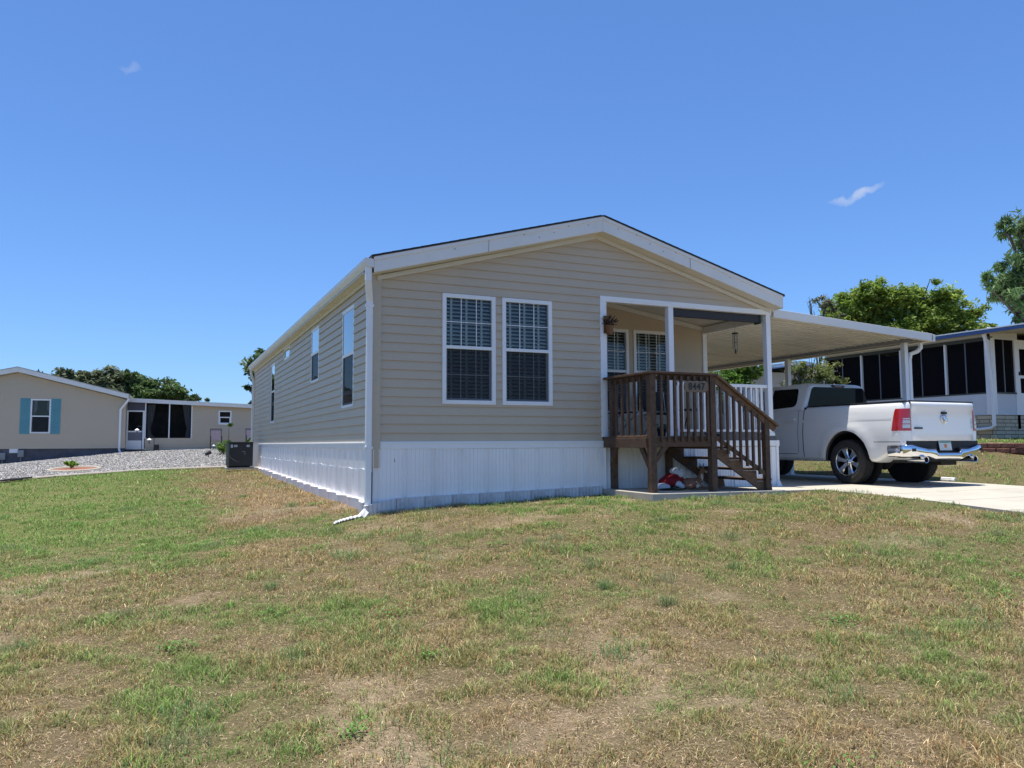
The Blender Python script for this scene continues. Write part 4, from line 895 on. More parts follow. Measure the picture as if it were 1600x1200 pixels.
mb = MB(); mb.box(-.10, .10, cab_plan(1.9)[1]-.016, 1.13, 1.882, 1.906); mb.build('red_lens', REDL, lm, local=True)
# bed cover and rails
mb = MB(); mb.box(-.80, .80, -1.19, 1.02, 1.45, 1.468); mb.build('bed_cover', mat('tonneau_vinyl', (.02, .02, .022), .55, var=.15, bump=.1), tk, local=True, bevel=.01)
for s in (-1, 1): mb = MB(); mb.box(s*.80, s*.885, -1.20, 1.02, 1.447, 1.476); mb.build('bed_rail', BLACK, tk, local=True, bevel=.008)
mb = MB(); mb.box(-.80, .80, -1.225, -1.195, 1.452, 1.480); mb.build('bed_rail', BLACK, tk, local=True, bevel=.006)
mb = MB(); mb.box(-.905, .905, 1.0, 1.05, 1.30, 1.449); mb.build('cab_gap', BLACK, tk, local=True)
# shut lines: thin dark grooves that hug the body side
def side_hw(Y, z):
    r_ = body_ring(Y); 
    for (a, b) in zip(r_[:-1], r_[1:]):
        if a[1] <= z <= b[1] and b[1] > a[1]: return a[0]+(b[0]-a[0])*(z-a[1])/(b[1]-a[1])
    return r_[-1][0]
GAP = mat('shut_line', (.03, .03, .033), .8)
for s in (-1, 1):
    for path in ([(1.04, .43), (1.04, .7), (1.04, 1.0), (1.04, 1.25), (1.04, 1.43)], [(1.19, .56), (1.17, .62), (1.17, .9), (1.17, 1.2), (1.19, 1.42)], [(2.04, .54), (2.04, .9), (2.04, 1.2), (2.04, 1.42)], [(1.21, .54), (1.7, .54), (2.14, .54), (2.6, .54), (3.0, .54)], [(-1.20, .765), (-.9, .765), (-.62, .765)]):
        mb = MB(); w_ = .009 if path[0][0] == 1.04 else .005
        vs = []
        dense = []
        for a, b in zip(path[:-1], path[1:]):
            for i in range(5): t_ = i/5; dense.append((a[0]+(b[0]-a[0])*t_, a[1]+(b[1]-a[1])*t_))
        dense.append(path[-1]); vert = abs(path[0][0]-path[-1][0]) < .1
        for (Y, z) in dense:
            for e_ in (-w_, w_): yy, zz = (Y+e_, z) if vert else (Y, z+e_); vs.append((s*(side_hw(Y, z)+.0025), yy, zz))
        mb.add(vs, [(2*i, 2*i+1, 2*i+3, 2*i+2) for i in range(len(dense)-1)]); mb.build('shut_line', GAP, body, local=True)
    mb = MB(); 
    for y0 in (1.24, 2.14):
        mb = MB(); x_ = side_hw(y0+.1, 1.2); mb.box(s*(x_-.01), s*(x_+.004), y0+.02, y0+.20, 1.17, 1.20); mb.box(s*(x_+.0), s*(x_+.05), y0, y0+.23, 1.198, 1.236); mb.build('door_handle', PAINT, body, local=True, bevel=.006)
    mb = MB(); x_ = side_hw(.62, 1.2); mb.prism([(.55+.07*math.cos(a), 1.18+.085*math.sin(a)) for a in [2*math.pi*i/20 for i in range(20)]], 0, s*(x_-.004), s*(x_+.0015))
    if s < 0: mb.build('fuel_door', PAINT, body, local=True)
# bed-side crease above the wheel
for s in (-1, 1):
    mb = MB(); vs = []
    Yc = [-.98+.05*i for i in range(0, 43)]
    for Y in Yc: x_ = side_hw(Y, 1.17); vs += [(s*x_, Y, 1.20), (s*(x_+.006), Y, 1.165), (s*side_hw(Y, 1.13), Y, 1.135)]
    mb.add(vs, [(3*i+k_, 3*i+k_+1, 3*i+4+k_, 3*i+3+k_) for i in range(len(Yc)-1) for k_ in (0, 1)], 0, True); mb.build('side_crease', PAINT, body, local=True)
# tailgate
mb = MB(); mb.box(-.80, .80, -1.234, -1.2, .77, 1.445); mb.build('gate_gap', GAP, tk, local=True)
mb = MB(); vs = []; zsT = [(.785, -1.252), (.80, -1.262), (.90, -1.264), (1.02, -1.258), (1.15, -1.255), (1.24, -1.256), (1.30, -1.262), (1.345, -1.278), (1.40, -1.285), (1.43, -1.283), (1.449, -1.268), (1.452, -1.23)]
xsT = [-.785, -.77, -.6, -.3, 0, .3, .6, .77, .785]
for z, y_ in zsT:
    for x in xsT: vs.append((x, y_+(.018 if abs(x) > .78 else 0)+.02*abs(x)**2, z))
k = len(xsT); mb.add(vs, [(i*k+j, i*k+j+1, (i+1)*k+j+1, (i+1)*k+j) for i in range(len(zsT)-1) for j in range(k-1)], 0, True)
mb.add([(-.785, -1.23, .785), (.785, -1.23, .785), (.785, -1.20, 1.452), (-.785, -1.20, 1.452)], [(0, 1, 2, 3)])
mb.prism([(-1.20, .785), (-1.235, .785), (-1.235, 1.45), (-1.20, 1.45)], 0, -.785, -.782); mb.prism([(-1.20, .785), (-1.235, .785), (-1.235, 1.45), (-1.20, 1.45)], 0, .782, .785)
tg = mb.build('tailgate', PAINT, tk, local=True, sharp=50)
mb = MB(); mb.box(-.062, .062, -1.29, -1.25, 1.245, 1.285); mb.build('handle', BLACK, tg, local=True, bevel=.008)
mb = MB(); mb.box(-.735, -.545, -1.272, -1.25, .985, 1.012); mb.build('badge', BLACK, tg, local=True, bevel=.004)
# chrome horned-ram badge
mb = MB(); y_ = -1.272; mb.tube([(0, y_, 1.215), (0, y_-.012, 1.17), (0, y_-.014, 1.10), (0, y_-.006, 1.072)], [.022, .034, .022, .012], 10, flat=.7)
for s in (-1, 1):
    arc = [(s*(.030+.042*math.cos(a)), y_-.004, 1.165+.052*math.sin(a)) for a in [R_(120-i*22) for i in range(15)]]
    mb.tube(arc, [.017-.0008*i for i in range(15)], 8)
mb.build('emblem', CHROME, tg, local=True)
# tail lamps wrap the corner
for s in (-1, 1):
    mb = MB(); o_ = .008; zl = [.955, .99, 1.1, 1.2, 1.29, 1.335]; vs = []
    lampY = [-1.232, -1.218, -1.19, -1.15]
    for i, z in enumerate(zl):
        fy_ = -1.0-.055*(i/5.)**1.3
        row = [(.795, -1.243), (side_hw(-1.235, z)-.004, -1.243)]+[(side_hw(Y, z)+o_, Y-.004) for Y in lampY[:1]+lampY[1:]]+[(side_hw(fy_, z)+o_, fy_)]
        vs += [(s*x, y__, z) for x, y__ in row]
    k = 7; mb.add(vs, [(i*k+j, i*k+j+1, (i+1)*k+j+1, (i+1)*k+j) for i in range(5) for j in range(6)], 0, True)

    lamp = mb.build('tail_lamp', REDL, tk, local=True, sharp=60)
    for (za, zb) in ((1.00, 1.065), (1.078, 1.135), (1.148, 1.17)):
        mb = MB(); vs = []
        for z in (za, zb):
            hwz = side_hw(-1.1, z)
            for (x, y__) in ((.815, -1.247), (side_hw(-1.235, z)-.003, -1.247), (side_hw(-1.232, z)+.012, -1.238), (side_hw(-1.218, z)+.012, -1.224), (side_hw(-1.205, z)+.012, -1.208), (side_hw(-1.19, z)+.012, -1.195)): vs.append((s*x, y__, z))
        mb.add(vs, [(j, j+1, 7+j, 6+j) for j in range(5)], 0, True); mb.build('reverse_lens', CLEARL, lamp, local=True)
# rear bumper
bu = MB(); secs = []
xsB = [-.985, -.99, -.985, -.965, -.92, -.85, -.70, -.50, -.34, -.28, -.22, 0, .22, .28, .34, .50, .70, .85, .92, .965, .985, .99, .985]
def bump_y(i, x):
    m_ = len(xsB)-1; j = min(i, m_-i); return [-.90, -1.02, -1.14, -1.22, -1.285, -1.325, -1.345, -1.355, -1.36, -1.36, -1.36, -1.362][j]
vs = []
for i, x in enumerate(xsB):
    y_ = bump_y(i, x); low = abs(x) < .29; zt = .575 if low else (.715 if abs(x) > .8 else .64+.06*max(0, (abs(x)-.55)/.25) if abs(x) > .5 else .64); zb = .465 if abs(x) < .35 else .515
    ins = .02 if abs(x) < .93 else 0; X_ = x; sg_ = 1 if x > 0 else -1
    inn = lambda d_: (X_-sg_*d_, y_) if j_ < 3 else (X_, y_+d_)
    j_ = min(i, len(xsB)-1-i)
    for (d_, z) in ((.06, zb-.005), (.030, zb), (.012, zb+.025), (0, zb*.45+zt*.55), (.003, zt-.03), (.016, zt-.008), (.040, zt), (.07, zt-.006)):
        a = inn(d_); vs.append((a[0], a[1], z))
k = 8; bu.add(vs, [(i*k+j, (i+1)*k+j, (i+1)*k+j+1, i*k+j+1) for i in range(len(xsB)-1) for j in range(k-1)], 0, True)
bump = bu.build('rear_bumper', CHROME, tk, local=True, sharp=45)
mb = MB(); mb.box(-.88, -.30, -1.33, -1.19, .60, .655); mb.box(.30, .88, -1.33, -1.19, .60, .655); mb.box(-.29, .29, -1.335, -1.19, .50, .583); mb.box(-.9, .9, -1.24, -1.1, .50, .78); mb.build('step_pad', BLACK, bump, local=True, bevel=.006)
for s in (-1, 1): mb = MB(); mb.box(s*.988, s*.994, -1.12, -.97, .668, .688); mb.build('bumper_slot', BLACK, bump, local=True, bevel=.006)
pl = MB(); pl.add([(-.155, -1.262, .775), (.155, -1.262, .775), (.155, -1.285, .615), (-.155, -1.285, .615), (-.155, -1.256, .775), (.155, -1.256, .775), (.155, -1.279, .615), (-.155, -1.279, .615)], [(0, 3, 2, 1), (4, 5, 6, 7), (0, 1, 5, 4), (3, 7, 6, 2), (0, 4, 7, 3), (1, 2, 6, 5)])
plate = pl.build('licence_plate', mat('plate_white', (.58, .62, .60), .4, var=.04), tk, local=True, bevel=.002)
mb = MB(); mb.ell((0, -1.278, .69), (.035, .003, .035), 14, 8); mb.build('orange_mark', mat('plate_orange', (.62, .22, .05), .5), plate, local=True)
mb = MB(); mb.add([(-.14, -1.2665, .768), (.14, -1.2665, .768), (.14, -1.2695, .745), (-.14, -1.2695, .745)], [(0, 3, 2, 1)]); mb.build('green_band', mat('plate_green', (.10, .30, .20), .5), plate, local=True)
for s in (-1, 1):
    mb = MB(); mb.lathe([(.046, -1.375), (.056, -1.38), (.059, -1.36), (.057, -1.05), (.035, -1.0), (.03, -.6)], (s*.625, 0, .462), 1, 20); mb.lathe([(.046, -1.375), (.045, -1.15), (0, -1.15)], (s*.625, 0, .462), 1, 20, mi=1); mb.build('exhaust_tip', [ALU, DARK], tk, local=True)
# underbody
mb = MB(); mb.box(-.55, .55, -1.15, 4.3, .42, .60); mb.tube([(-.8, 0, .41), (.8, 0, .41)], .06, 10); mb.ell((0, 0, .40), (.16, .17, .16)); mb.box(-.62, -.50, -1.0, 4.2, .40, .55); mb.box(.50, .62, -1.0, 4.2, .40, .55); mb.box(.1, .5, -1.1, -.7, .35, .5)
mb.build('chassis', mat('underbody_dark', (.02, .019, .018), .8, var=.3), tk, local=True)
# wheels
def wheel(x, yc, s):
    prof = [(.26, -.10), (.285, -.125), (.33, -.135), (.375, -.128), (.395, -.11), (.403, -.07), (.405, 0), (.403, .07), (.395, .11), (.375, .128), (.33, .135), (.285, .125), (.262, .105), (.262, -.10)]
    mb = MB(); mb.lathe([(r_, h*s) for r_, h in prof], (x, yc, .405), 0, 48); 
    w_ = mb.build('wheel', TYRE, tk, local=True, sharp=40)
    mb = MB(); 
    for i in range(44):
        a = 2*math.pi*i/44
        for dx_ in (-.075, -.025, .03, .078): mb.beam((x+dx_-.018, yc+.405*math.cos(a), .405+.405*math.sin(a)), (x+dx_+.018, yc+.405*math.cos(a+.03), .405+.405*math.sin(a+.03)), .035, .008, (0, math.cos(a), math.sin(a)))
    mb.build('tread', TYRE, w_, local=True)
    mb = MB(); mb.lathe([(.262, .108*s), (.255, .118*s), (.24, .112*s), (.232, .09*s), (.228, -.06*s), (.0, -.06*s)], (x, yc, .405), 0, 48); mb.build('rim_barrel', mat('rim_dark', (.03, .03, .032), .5, .6), w_, local=True)
    mb = MB(); mb.lathe([(.262, .108*s), (.258, .120*s), (.246, .116*s), (.236, .10*s)], (x, yc, .405), 0, 48); mb.lathe([(0, .108*s), (.032, .108*s), (.036, .102*s), (.058, .095*s), (.064, .06*s)], (x, yc, .405), 0, 24)
    for i in range(6):
        a = 2*math.pi*i/6+.25; u = Vector((0, math.cos(a), math.sin(a))); v = Vector((0, -math.sin(a), math.cos(a))); c = Vector((x, yc, .405)); X = Vector((1, 0, 0))*s
        q = [(.045, .040, .085), (.11, .040, .100), (.18, .050, .108), (.243, .074, .110)]; vs = []
        for (r_, hw, h) in q: vs += [c+u*r_-v*hw+X*(h-.02), c+u*r_-v*hw*.75+X*h, c+u*r_+v*hw*.75+X*h, c+u*r_+v*hw+X*(h-.02)]
        mb.add(vs, [(4*i_+k_, 4*i_+k_+1, 4*i_+5+k_, 4*i_+4+k_) for i_ in range(3) for k_ in range(3)], 0, True)
        for e_ in (.0,): mb.ell(tuple(c+u*.048*1.0+X*.098), (.009, .009, .009), 6, 4)
    mb.build('rim', CHROME, w_, local=True, sharp=40)
for (yc) in (0, WB):
    for s in (-1, 1): wheel(s*.845, yc, s)
# front end (mostly out of sight from the lawn)
mb = MB(); mb.box(-.72, .72, 4.50, 4.60, .72, 1.08); mb.build('grille', BLACK, tk, local=True, bevel=.02)
mb = MB(); mb.box(-.88, .88, 4.50, 4.68, .46, .68); mb.build('front_bumper', CHROME, tk, local=True, bevel=.03)
for s in (-1, 1): mb = MB(); mb.box(s*.58, s*.83, 4.36, 4.575, .92, 1.08); mb.build('headlight', CLEARL, tk, local=True, bevel=.02)

# ------------------------------------------------------------------ neighbour with the screened porch, on the terrace to the right
nb = thing('neighbour_home', (20, 6, .25), 'white neighbouring home with dark screened porch, blue roof edge and stone block base', 'house')
def stone_mat(name, c1, c2, mort, bw, bh):
    m = bpy.data.materials.new(name); m.use_nodes = True; t = m.node_tree; p = t.nodes['Principled BSDF']; p.inputs['Roughness'].default_value = .85
    co = N(t, 'ShaderNodeTexCoord'); mp = N(t, 'ShaderNodeMapping'); mp.inputs['Rotation'].default_value = (R_(90), 0, R_(90)); t.links.new(co.outputs['Object'], mp.inputs[0])
    sx = N(t, 'ShaderNodeSeparateXYZ'); t.links.new(co.outputs['Object'], sx.inputs[0]); cb_ = N(t, 'ShaderNodeCombineXYZ'); ad = N(t, 'ShaderNodeMath', operation='ADD')
    t.links.new(sx.outputs[0], ad.inputs[0]); t.links.new(sx.outputs[1], ad.inputs[1]); t.links.new(ad.outputs[0], cb_.inputs[0]); t.links.new(sx.outputs[2], cb_.inputs[1])
    b = N(t, 'ShaderNodeTexBrick'); b.inputs['Scale'].default_value = 1; b.inputs['Brick Width'].default_value = bw; b.inputs['Row Height'].default_value = bh; b.inputs['Mortar Size'].default_value = .008
    b.inputs['Color1'].default_value = (*c1, 1); b.inputs['Color2'].default_value = (*c2, 1); b.inputs['Mortar'].default_value = (*mort, 1); b.offset = .5; b.squash = .7; b.squash_frequency = 2
    t.links.new(cb_.outputs[0], b.inputs['Vector']); t.links.new(b.outputs['Color'], p.inputs['Base Color'])
    bp = N(t, 'ShaderNodeBump'); bp.invert = True; bp.inputs['Distance'].default_value = .02; t.links.new(b.outputs['Fac'], bp.inputs['Height']); t.links.new(bp.outputs[0], p.inputs['Normal']); MATS[name] = m; return m
STONE = stone_mat('cream_stone_block', (.66, .56, .38), (.50, .41, .28), (.12, .10, .08), .42, .105)
STUC = mat('white_stucco', (.66, .68, .70), .7, var=.04, scale=3)
NX, NY = 18.0, 3.32; NY1 = 9.15
mb = MB(); mb.box(NX, NX+7, NY, NY1, -.05, .69); mb.build('block_base', STONE, nb)
mb = MB(); mb.box(NX+.03, NX+.10, NY+.03, NY1, .69, 1.27); mb.box(NX+.1, NX+6.9, NY+.03, NY+.10, .69, 1.27); mb.build('knee_wall', STUC, nb)
mb = MB(); mb.box(NX+.02, NX+.12, NY, NY1, 1.27, 1.31); mb.box(NX, NX+.12, NY, NY1, 2.74, 2.84); mb.box(NX, NX+1.05, NY, NY+.10, 1.27, 1.31); mb.build('screen_rail', mat('dark_sill', (.06, .065, .06), .6), nb)
mb = MB(); mb.box(NX+.03, NX+1.2, NY+.02, NY+.09, 2.78, 3.1); mb.box(NX+.03, NX+.08, NY, NY1, 2.84, 2.95); mb.build('header_panel', STUC, nb)
ys_ = [3.36, 4.66, 6.15, 7.62, 9.10]
for i, yv in enumerate(ys_):
    mb = MB(); w_ = .13 if i == 0 else .055; mb.box(NX-.03, NX+.05, yv-w_*.5+(.05 if i == 0 else 0), yv+w_*.5+(.05 if i == 0 else 0), .69 if i == 0 else 1.3, 2.76); mb.build('post', WHITE, nb)
for a, b in zip(ys_[:-1], ys_[1:]):
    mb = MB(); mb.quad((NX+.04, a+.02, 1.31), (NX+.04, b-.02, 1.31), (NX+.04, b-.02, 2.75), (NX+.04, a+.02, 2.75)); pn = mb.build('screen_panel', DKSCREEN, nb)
    mb = MB(); ym = (a+b)/2+.06; mb.box(NX+.02, NX+.045, ym-.014, ym+.014, 1.31, 2.75); mb.build('mullion', mat('grey_mullion', (.16, .17, .18), .5), pn)
mb = MB(); mb.box(NX+.02, NX+.16, NY-.02, NY+.09, .69, 2.80); mb.build('post', WHITE, nb)
mb = MB(); mb.quad((NX+.16, NY+.04, 1.31), (NX+1.02, NY+.04, 1.31), (NX+1.02, NY+.04, 2.78), (NX+.16, NY+.04, 2.78)); pn = mb.build('screen_panel', DKSCREEN, nb)
mb = MB(); mb.box(NX+.57, NX+.60, NY+.02, NY+.045, 1.31, 2.78); mb.build('mullion', MATS['grey_mullion'], pn)
mb = MB(); mb.box(NX+1.02, NX+1.14, NY, NY+.1, .3, 2.80); mb.box(NX+2.02, NX+2.10, NY, NY+.1, .3, 2.80); mb.box(NX+1.14, NX+2.02, NY, NY+.1, 2.55, 2.80); mb.box(NX+2.10, NX+6.9, NY, NY+.1, 1.27, 2.9); mb.build('door_frame', WHITE, nb)
mb = MB(); mb.box(NX+1.14, NX+2.02, NY+.01, NY+.04, .5, 1.3); mb.box(NX+1.14, NX+1.24, NY+.01, NY+.04, 1.3, 2.55); mb.box(NX+1.92, NX+2.02, NY+.01, NY+.04, 1.3, 2.55); mb.box(NX+1.24, NX+1.92, NY+.01, NY+.04, 1.72, 1.80); dd = mb.build('screen_door', WHITE, nb)
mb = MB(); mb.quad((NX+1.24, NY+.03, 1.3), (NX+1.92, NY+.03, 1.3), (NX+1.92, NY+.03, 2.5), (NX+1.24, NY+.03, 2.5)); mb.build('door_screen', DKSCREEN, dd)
mb = MB(); mb.box(NX+1.18, NX+1.21, NY-.03, NY+.01, 1.80, 1.90); mb.build('handle', BLACK, dd)
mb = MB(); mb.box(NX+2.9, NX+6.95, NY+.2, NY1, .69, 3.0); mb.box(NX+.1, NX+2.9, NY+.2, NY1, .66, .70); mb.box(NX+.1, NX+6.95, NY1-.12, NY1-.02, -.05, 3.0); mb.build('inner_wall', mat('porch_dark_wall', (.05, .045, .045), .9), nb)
BLUE = mat('blue_fascia', (.045, .10, .26), .45, var=.08)
mb = MB(); mb.box(17.56, 17.60, 1.6, NY1+.3, 2.88, 2.975); mb.box(17.56, 25.2, 1.56, 1.60, 2.88, 3.0); mb.build('blue_fascia', BLUE, nb)
mb = MB(); mb.prism([(17.54, 2.975), (21.4, 3.22), (25.2, 2.975), (25.2, 3.02), (21.4, 3.27), (17.54, 3.005)], 1, 1.54, NY1+.3); mb.build('roof', mat('white_metal_roof', (.70, .71, .70), .4, var=.04), nb)
mb = MB(); mb.prism([(17.60, 2.89), (21.4, 3.12), (25.2, 2.89), (25.2, 2.93), (21.4, 3.16), (17.60, 2.93)], 1, 1.60, NY1); mb.build('soffit', mat('soffit_cream', (.55, .52, .45), .6), nb)
mb = MB(); ds(mb, [(17.64, 3.24, 2.88), (17.72, 3.25, 2.72), (17.93, 3.27, 1.25), (17.93, 3.27, .38), (17.90, 3.36, .31), (17.88, 3.62, .29), (17.88, 5.2, .27)], .09, .07); mb.build('downspout', WHITE, nb)
# red block retaining wall
REDB = mat('red_wall_block', (.17, .075, .060), .95, var=.3, scale=9, bump=.7, bscale=40, dirt=((.34, .25, .20), .6, 5))
rw = thing('retaining_wall', (14, 2, -.3), 'low dark red retaining wall of rough stacked blocks along the neighbour terrace', 'wall')
rr = random.Random(9)
for c_ in range(2):
    mb = MB(); y = -4.5+c_*.15
    while y < 11.5:
        L_ = .295+rr.uniform(-.012, .012); j = rr.uniform(-.014, .014); mb.box(13.86+j, 14.02, y+.006, y+L_-.006, -.30+c_*.112+rr.uniform(-.006, .006), -.192+c_*.112); y += L_+rr.choice((0, 0, .012))
    mb.build('block_course', REDB, rw, bevel=.014)
# ------------------------------------------------------------------ edging blocks along the skirting
ORD = ['first', 'second', 'third', 'fourth', 'fifth', 'sixth', 'seventh', 'eighth', 'ninth', 'tenth', 'eleventh', 'twelfth', 'thirteenth', 'fourteenth', 'fifteenth', 'sixteenth', 'seventeenth', 'eighteenth']
rr = random.Random(12)
for k in range(9):
    x0 = -.085+k*.412 if k else -.14; x1 = -.085+(k+1)*.412-.008; zt = g1((x0+x1)/2, -.1)+.135; zt = max(zt, -.80+.0) if False else zt
    zl, zr = [float(np.interp(x, [-.1, .33, .8, 2.2, 3.65], [-.865, -.785, -.765, -.735, -.700])) for x in (x0, x1)]
    mb = MB(); n = 28; vs = []
    for i in range(n+1):
        t_ = i/n; x = x0+(x1-x0)*t_; o = -.062-.012*abs(math.sin(t_*math.pi*7))-(.03*(1-t_) if k == 0 else 0)-(.05*(1-t_) if k == 0 else 0); zz = zl+(zr-zl)*t_
        vs += [(x, o, zz-.24), (x, o, zz), (x, -.020-(.05*(1-t_) if k == 0 else 0), zz)]
    mb.add(vs, [(3*i+j, 3*i+3+j, 3*i+4+j, 3*i+1+j) for i in range(n) for j in (0, 1)]+[(0, 1, 2), (3*n, 3*n+2, 3*n+1)])
    lab = 'fluted grey edging block under the front skirting, %s from the downspout corner' % ORD[k] if k < 8 else 'fluted grey edging block under the front skirting, nearest the deck'
    mb.build('edging_block', EDGER, loc=(x0, -.06, zl-.1), label=lab, category='edging block', group='edging blocks along the skirting')
y = .0; k = 0; lens = .78
while y < 13.4:
    y1 = y+lens; mb = MB(); n = 16; vs = []
    zl, zr = [float(np.interp(q_, [0, .7, 3.4, 6.4, 12.5, 14], [-.825, -.80, -.80, -.765, -.70, -.695]))+rr.uniform(-.012, .012) for q_ in (y, y1)]
    for i in range(n+1):
        t_ = i/n; yy = y+.006+(lens-.012)*t_; o = -.075-.035*math.sin(t_*math.pi*2+.6); zz = zl+(zr-zl)*t_
        vs += [(o-.035, yy, zz-.26), (o-.035, yy, zz-.006), (o-.028, yy, zz), (o+.035, yy, zz), (-.005, yy, zz-.03)]
    mb.add(vs, [(5*i+j, 5*i+1+j, 5*i+6+j, 5*i+5+j) for i in range(n) for j in range(4)]+[(4, 3, 2, 1, 0), tuple(5*n+j for j in range(5))])
    lab = 'wavy pinkish grey edging block beside the side skirting, %s back from the downspout corner' % ORD[k]
    mb.build('edging_block', EDGERP if k % 2 else EDGER, loc=(-.08, y, zl-.1), label=lab, category='edging block', group='edging blocks along the skirting'); y = y1; k += 1
# crumpled white drain sleeve from the downspout
mb = MB(); P_ = []; n = 26
for i in range(n+1):
    t_ = i/n; x = -.22-.42*t_-.05*math.sin(t_*3); y = -.27-.40*t_; P_.append((x, y, g1(x, y)+.028+.008*math.sin(i*2.1)))
mb.tube(P_, [.032+.006*math.sin(i*2.9)-.018*(i/n)**2 for i in range(n+1)], 12, flat=.55); mb.build('drain_sleeve', mat('crumpled_white_sleeve', (.68, .68, .66), .7, var=.12, scale=20, bump=1.0, bscale=60), loc=(-.2, -.27, -1), label='crumpled white drain sleeve on the grass at the foot of the downspout', category='drain sleeve')

# ------------------------------------------------------------------ air conditioner
ax, ay = -.98, 13.0; az = -.74
ac = thing('air_conditioner', (-.6, 13.4, az), 'black boxy outdoor air conditioner on a pale pad behind the side skirting', 'air conditioner')
ACM = mat('ac_black_metal', (.022, .024, .025), .45, var=.2, scale=4)
ACG = mat('ac_green_grey', (.10, .13, .11), .5, var=.1)
mb = MB(); mb.box(ax, ax+.76, ay, ay+.85, az, az+.05); mb.build('pad', CONC, ac)
mb = MB(); mb.box(ax+.04, ax+.72, ay+.04, ay+.80, az+.09, az+.76); acb = mb.build('cabinet', ACM, ac, bevel=.015)
mb = MB(); mb.box(ax+.025, ax+.735, ay+.025, ay+.815, az+.76, az+.785); mb.build('lid', BLACK, ac, bevel=.008)
mb = MB(); mb.box(ax+.06, ax+.64, ay+.06, ay+.78, az+.05, az+.09); mb.build('base', DARK, ac)
for i in range(9): mb = MB(); mb.box(ax+.030, ax+.041, ay+.09+i*.078, ay+.13+i*.078, az+.12, az+.73); mb.build('side_louvre', ACG, ac)
mb = MB(); mb.box(ax+.035, ax+.075, ay+.032, ay+.05, az+.09, az+.76); mb.build('corner_post', ACG, ac)
for (x0, x1, z0, z1) in ((.11, .17, .62, .71), (.20, .29, .64, .70), (.54, .63, .64, .70)):
    mb = MB(); mb.box(ax+x0, ax+x1, ay+.034, ay+.041, az+z0, az+z1); mb.build('sticker', mat('label_grey', (.50, .52, .55), .5), acb)
mb = MB(); mb.box(ax+.42, ax+.50, ay+.030, ay+.042, az+.50, az+.515); mb.box(ax+.49, ax+.505, ay+.030, ay+.042, az+.42, az+.50); mb.build('bracket', mat('bracket_grey', (.25, .25, .26), .5), acb)
mb = MB(); mb.tube([(ax+.03, ay+.02, az+.45), (ax+.06, ay+.0, az+.40), (ax+.15, ay+.0, az+.30), (ax+.26, ay+.01, az+.23), (ax+.35, ay+.02, az+.21)], .008, 8); mb.build('cable', mat('cable_grey', (.12, .12, .12), .5), ac)

# ------------------------------------------------------------------ home on the left with its long extension
lh = thing('left_home', (-8.3, 30, -.6), 'tan neighbouring home with a gable front and teal shuttered window beyond the gravel', 'house')
SID2 = mat('pale_tan_siding', (.58, .47, .33), .55, var=.03, scale=.8)
LX0, LX1, LY = -12.5, -4.20, 28.0; ap = -8.35
mb = MB(); sl2 = (3.27-2.21)/(LX1+.06-ap)
siding(mb, (LX0, LY-.01, 0), (1, 0, 0), (0, -1, 0), -.157, 3.10, lambda z: 0 if z < 2.02 else (z-2.02)/sl2, lambda z: LX1-LX0 if z < 2.02 else LX1-LX0-(z-2.02)/sl2, [(-7.845-LX0, -7.11-LX0, .492, 1.95)], lip=.026)
siding(mb, (LX1, LY, 0), (0, 1, 0), (1, 0, 0), -.157, 2.0, lambda z: 0, lambda z: 12); mb.build('gable_siding', SID2, lh)
mb = MB(); mb.prism([(LX0+.02, -.1), (-7.845, -.1), (-7.845, 2.6), (LX0+.02, 2.0)], 1, LY+.01, LY+.08); mb.prism([(-7.11, -.1), (LX1-.02, -.1), (LX1-.02, 2.0), (-7.11, 2.5)], 1, LY+.01, LY+.08)
mb.box(-7.845, -7.11, LY+.01, LY+.08, -.1, .492); mb.box(-7.845, -7.11, LY+.01, LY+.08, 1.95, 2.55); mb.box(LX1-.08, LX1-.01, LY+.08, LY+12, -.1, 2.0); mb.build('wall_core', TANTRIM, lh)
mb = MB(); skirt_m = mat('dark_block_skirt', (.115, .11, .125), .9, var=.35, scale=2.2, bump=.5, bscale=20, dirt=((.22, .21, .22), .5, 1.5))
mb.box(LX0+.03, LX1-.03, LY+.03, LY+12, -1.3, -.157); mb.build('block_skirt', skirt_m, lh)
for f_ in ((lambda x: x), (lambda x: 2*ap-x)):
    mb = MB(); mb.prism([(f_(LX1+.10), 2.03), (f_(ap), 3.09), (f_(ap), 3.28), (f_(LX1+.10), 2.21)], 1, LY-.30, LY-.27); mb.build('rake_board', FASCIA, lh)
    mb = MB(); mb.prism([(f_(LX1+.14), 2.20), (f_(ap), 3.275), (f_(ap), 3.31), (f_(LX1+.14), 2.235)], 1, LY-.31, LY+12.3); mb.prism([(f_(LX1+.10), 2.02), (f_(ap), 3.08), (f_(ap), 3.10), (f_(LX1+.10), 2.04)], 1, LY-.27, LY+12); mb.build('roof', mat('light_shingle', (.45, .44, .42), .9, var=.15, scale=15), lh)
window(lh, (0, LY, 0), (1, 0, 0), (0, -1, 0), -7.845, -7.11, .492, 1.95, muntins=False, shutters=False, meet=1.22, depth=.6)
mb = MB()
for xx in (-7.76, -7.25):
    for k in range(4): mb.box(xx+k*.035, xx+.03+k*.035, LY+.14+.02*(k % 2), LY+.15+.02*(k % 2), 1.2+.1*(k if xx < -7.5 else 3-k), 1.93)
mb.build('curtain', mat('grey_curtain', (.30, .31, .35), .9, var=.15, scale=10, stretch=(8, 1, 1)), lh)
TEAL = mat('teal_shutter', (.11, .31, .36), .6, var=.06)
